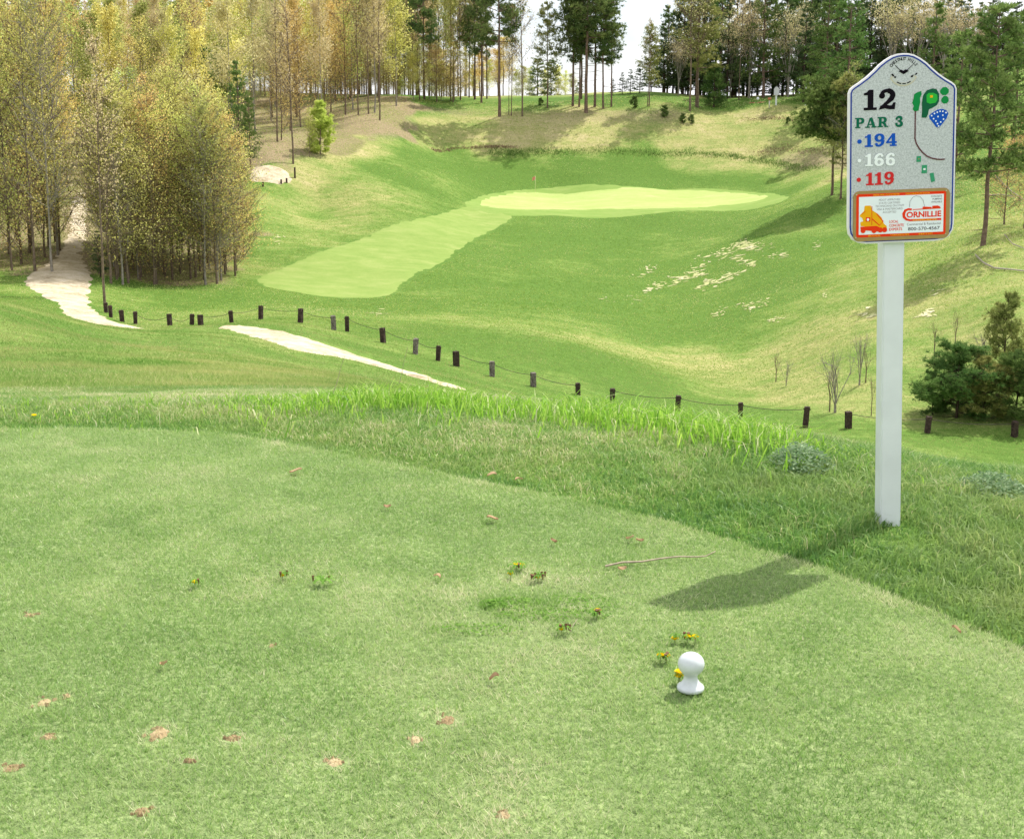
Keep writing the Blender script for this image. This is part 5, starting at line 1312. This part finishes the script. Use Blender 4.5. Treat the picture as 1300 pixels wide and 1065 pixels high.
for qx, qb, hp, key, lab, ft in [(1060,524,95,'sa0','bare multi stemmed sapling left of the white sign post',.9),(1053,523,60,'sa1','short bare sapling leaning beside the multi stemmed one',.9),(1091,489,80,'sa0','bare sapling further back, left of the sign post',.75),(1099,486,55,'sa1','thin bare shoot beside the further sapling',.8),(1106,528,62,'sa1','dead leaning stem beside the sign post',.5),
     (985,485,45,'sa1','faint bare shoots in the dry grass of the hollow',.8),(998,490,40,'sa0','low bare twigs in the dry grass of the hollow',.8),(1185,468,70,'sa1','thin bare stem right of the sign post',.6),(1212,445,60,'sa1','bare stem above the round young pine',.6),(1250,470,60,'sa0','grey dead branches under the ragged pine',1.2)]:
    putpx(key, qx, qb, 42, hp, lab, 'bare saplings in the hollow', fat=ft)
for qx, qb, hp, lab in [(805.5,137,14,'tiny shrub on the dry ridge below the sky gap'),(843.6,149,14,'tiny green shrub on the dry bank, middle one'),(867,157,12,'tiny dark seedling pine, left of a pair on the bank'),(878,157,11,'tiny dark seedling pine, right of the pair on the bank'),(1000,157,8,'tiny seedling below the far tee'),(686,134,9,'tiny shrub beside the central pines')]:
    putpx('bu1', qx, qb, 160, hp, lab, 'seedling pines on the dry bank', fat=.9)
# dead branches lying on the right slope
M_DEAD = plain('bleached dead branch', (.50,.43,.36), .9, .3, 20)
def branch(pts, r0, lab):
    q = [Vector(G(a, b, 60)) for a, b in pts]; bm = bmesh.new(); prev = None
    for i, p in enumerate(q):
        r_ = r0*(1-.6*i/len(q)); ring = [bm.verts.new((p[0]+r_*.3*math.cos(k*math.pi/3), p[1]+r_*math.cos(k*math.pi/3), p[2]+.12+r_*math.sin(k*math.pi/3))) for k in range(6)]
        if prev:
            for k in range(6): bm.faces.new((prev[k],prev[(k+1)%6],ring[(k+1)%6],ring[k]))
        prev = ring
    tag(bm_obj('dead_branch', bm, M_DEAD, None, True), lab, 'branch', 'bleached branches on the right slope')
branch([(1262,222),(1272,234),(1285,246),(1300,256)], .10, 'bleached dead branch slanting beside the large pine')
branch([(1238,326),(1248,336),(1262,343),(1285,345),(1310,348)], .08, 'bleached dead branch curving below the large pine')
branch([(1250,250),(1270,249),(1290,252)], .06, 'thin bleached branch under the orange trees')
branch([(1275,300),(1285,312),(1300,318)], .06, 'short bleached branch at the right edge')
# dry stalks standing in the tall grass
for a, b, c, d, lab in [(414,515,440,452,'thin dry stalk left in the tall grass'),(520,515,496,440,'thin dry stalk leaning right above the cart path')]:
    g1 = Vector(G(a, b, 8.5)); 
    p1 = Vector(P(a if a == 414 else 496, b, g1[1])); p2 = Vector(P(c if a == 414 else 520, d, g1[1]))
    bm = bmesh.new(); prev=None
    for i in range(6):
        t=i/5; p=p1.lerp(p2,t)+Vector((.012*math.sin(t*5),0,0)); r_=.0035*(1-.6*t)
        ring=[bm.verts.new(p+Vector((r_*math.cos(k*2.094), r_*math.sin(k*2.094),0))) for k in range(3)]
        if prev:
            for k in range(3): bm.faces.new((prev[k],prev[(k+1)%3],ring[(k+1)%3],ring[k]))
        prev=ring
    tag(bm_obj('dry_stalk', bm, M_TWIG, None, True), lab, 'stalk')
for k_, (e, used) in list(PROTO.items()):
    if not used:
        for ch in list(e.children): bpy.data.objects.remove(ch)
        bpy.data.objects.remove(e)
for o in bpy.data.objects:
    if '_h' in o: del o['_h']

# rough lip above the green
def lip(pxs, n, spread, h, mat, ym, tm):
    q = np.array([G(a, b, ym)[:2] for a, b in pxs]); sg = rs.integers(0, len(q)-1, n); t_ = rs.random(n)
    p = q[sg]*(1-t_)[:,None] + q[sg+1]*t_[:,None]; x = p[:,0]+rs.normal(0,spread,n); y = p[:,1]+rs.normal(0,spread,n)
    o = blades('rough_grass', x, y, H(x, y), h*(.5+rs.random(n))*(1+vn(x*.8,y*.8,90)), .07+.05*rs.random(n), .3+.6*rs.random(n), mat, np.clip(rs.normal(tm,.2,n),0,1)); tag(o, kind='stuff')
M_LIP = leafy('lip grass', [(0,(.10,.18,.04)),(.6,(.20,.30,.08)),(1,(.40,.36,.18))], .4, 0, 0)
lip([(625,194),(660,194),(720,193),(800,193),(870,195),(930,198),(985,207),(1040,214)], 4200, .6, .22, M_LIP, 150, .3)
M_LIP2 = leafy('dead grass edge', [(0,(.16,.10,.06)),(1,(.40,.30,.19))], .3, 0, 0)
lip([(548,190),(580,188),(620,187),(655,187)], 900, .25, .22, M_LIP2, 150, .5)
lip([(960,196),(1000,187),(1060,192)], 900, .8, .16, M_LIP2, 150, .5)
lip([(940,152),(980,150),(1020,153)], 500, .5, .14, M_LIP2, 150, .5)
# ------------------------------------------------------------------ light, sky, camera
SUN_EL = math.radians(55.3); SUN_AZ = math.radians(43.5)   # clockwise from +Y
sd = Vector((math.sin(SUN_AZ)*math.cos(SUN_EL), math.cos(SUN_AZ)*math.cos(SUN_EL), math.sin(SUN_EL)))
L = bpy.data.lights.new('sun', 'SUN'); L.energy = 4.4; L.angle = math.radians(.53); L.color = (1.0, .95, .87)
lo = bpy.data.objects.new('sun', L); COL.objects.link(lo)
lo.rotation_euler = (-sd).to_track_quat('-Z', 'Y').to_euler()
W = bpy.data.worlds.new('World'); SC.world = W; W.use_nodes = True; nt = W.node_tree
for n in list(nt.nodes): nt.nodes.remove(n)
sky = nt.nodes.new('ShaderNodeTexSky'); sky.sky_type = 'NISHITA'; sky.sun_disc = False
sky.sun_elevation = SUN_EL; sky.sun_rotation = SUN_AZ; sky.air_density = 1.0; sky.dust_density = 2.0; sky.ozone_density = 1.0
tc = nt.nodes.new('ShaderNodeTexCoord')
mp = nt.nodes.new('ShaderNodeMapping'); mp.inputs['Scale'].default_value = (1,1,2.6); nt.links.new(tc.outputs['Generated'], mp.inputs[0])
cl = noise(nt, mp.outputs[0], 2.6, 6, .6, .3)
cf = ramp(nt, cl, [(.30,(0,0,0)),(.52,(1,1,1))])
mix = mixc(nt, cf, sky.outputs[0], (9.2, 9.2, 9.6))
bg = nt.nodes.new('ShaderNodeBackground'); bg.inputs[1].default_value = .11
nt.links.new(mix, bg.inputs[0]); wo = nt.nodes.new('ShaderNodeOutputWorld'); nt.links.new(bg.outputs[0], wo.inputs[0])

cam = bpy.data.cameras.new('camera'); co = bpy.data.objects.new('camera', cam); COL.objects.link(co)
co.location = (0,0,EYE); co.rotation_euler = (math.radians(90)-TH, 0, 0)
cam.sensor_width = 36; cam.lens = 36*F/1300; cam.shift_y = -45.0/1300; cam.clip_start = .05; cam.clip_end = 4000
SC.camera = co
SC.view_settings.view_transform = 'Standard'; SC.view_settings.look = 'None'; SC.view_settings.gamma = 1
SC.view_settings.exposure = 0.5
SC.render.film_transparent = False
SC.cycles.use_denoising = True; SC.cycles.denoiser = 'OPENIMAGEDENOISE'; SC.cycles.denoising_input_passes = 'RGB_ALBEDO_NORMAL'
SC.cycles.adaptive_threshold = .02
SC.cycles.max_bounces = 6; SC.cycles.diffuse_bounces = 3; SC.cycles.transmission_bounces = 4; SC.cycles.transparent_max_bounces = 8
SC.cycles.sample_clamp_indirect = 6
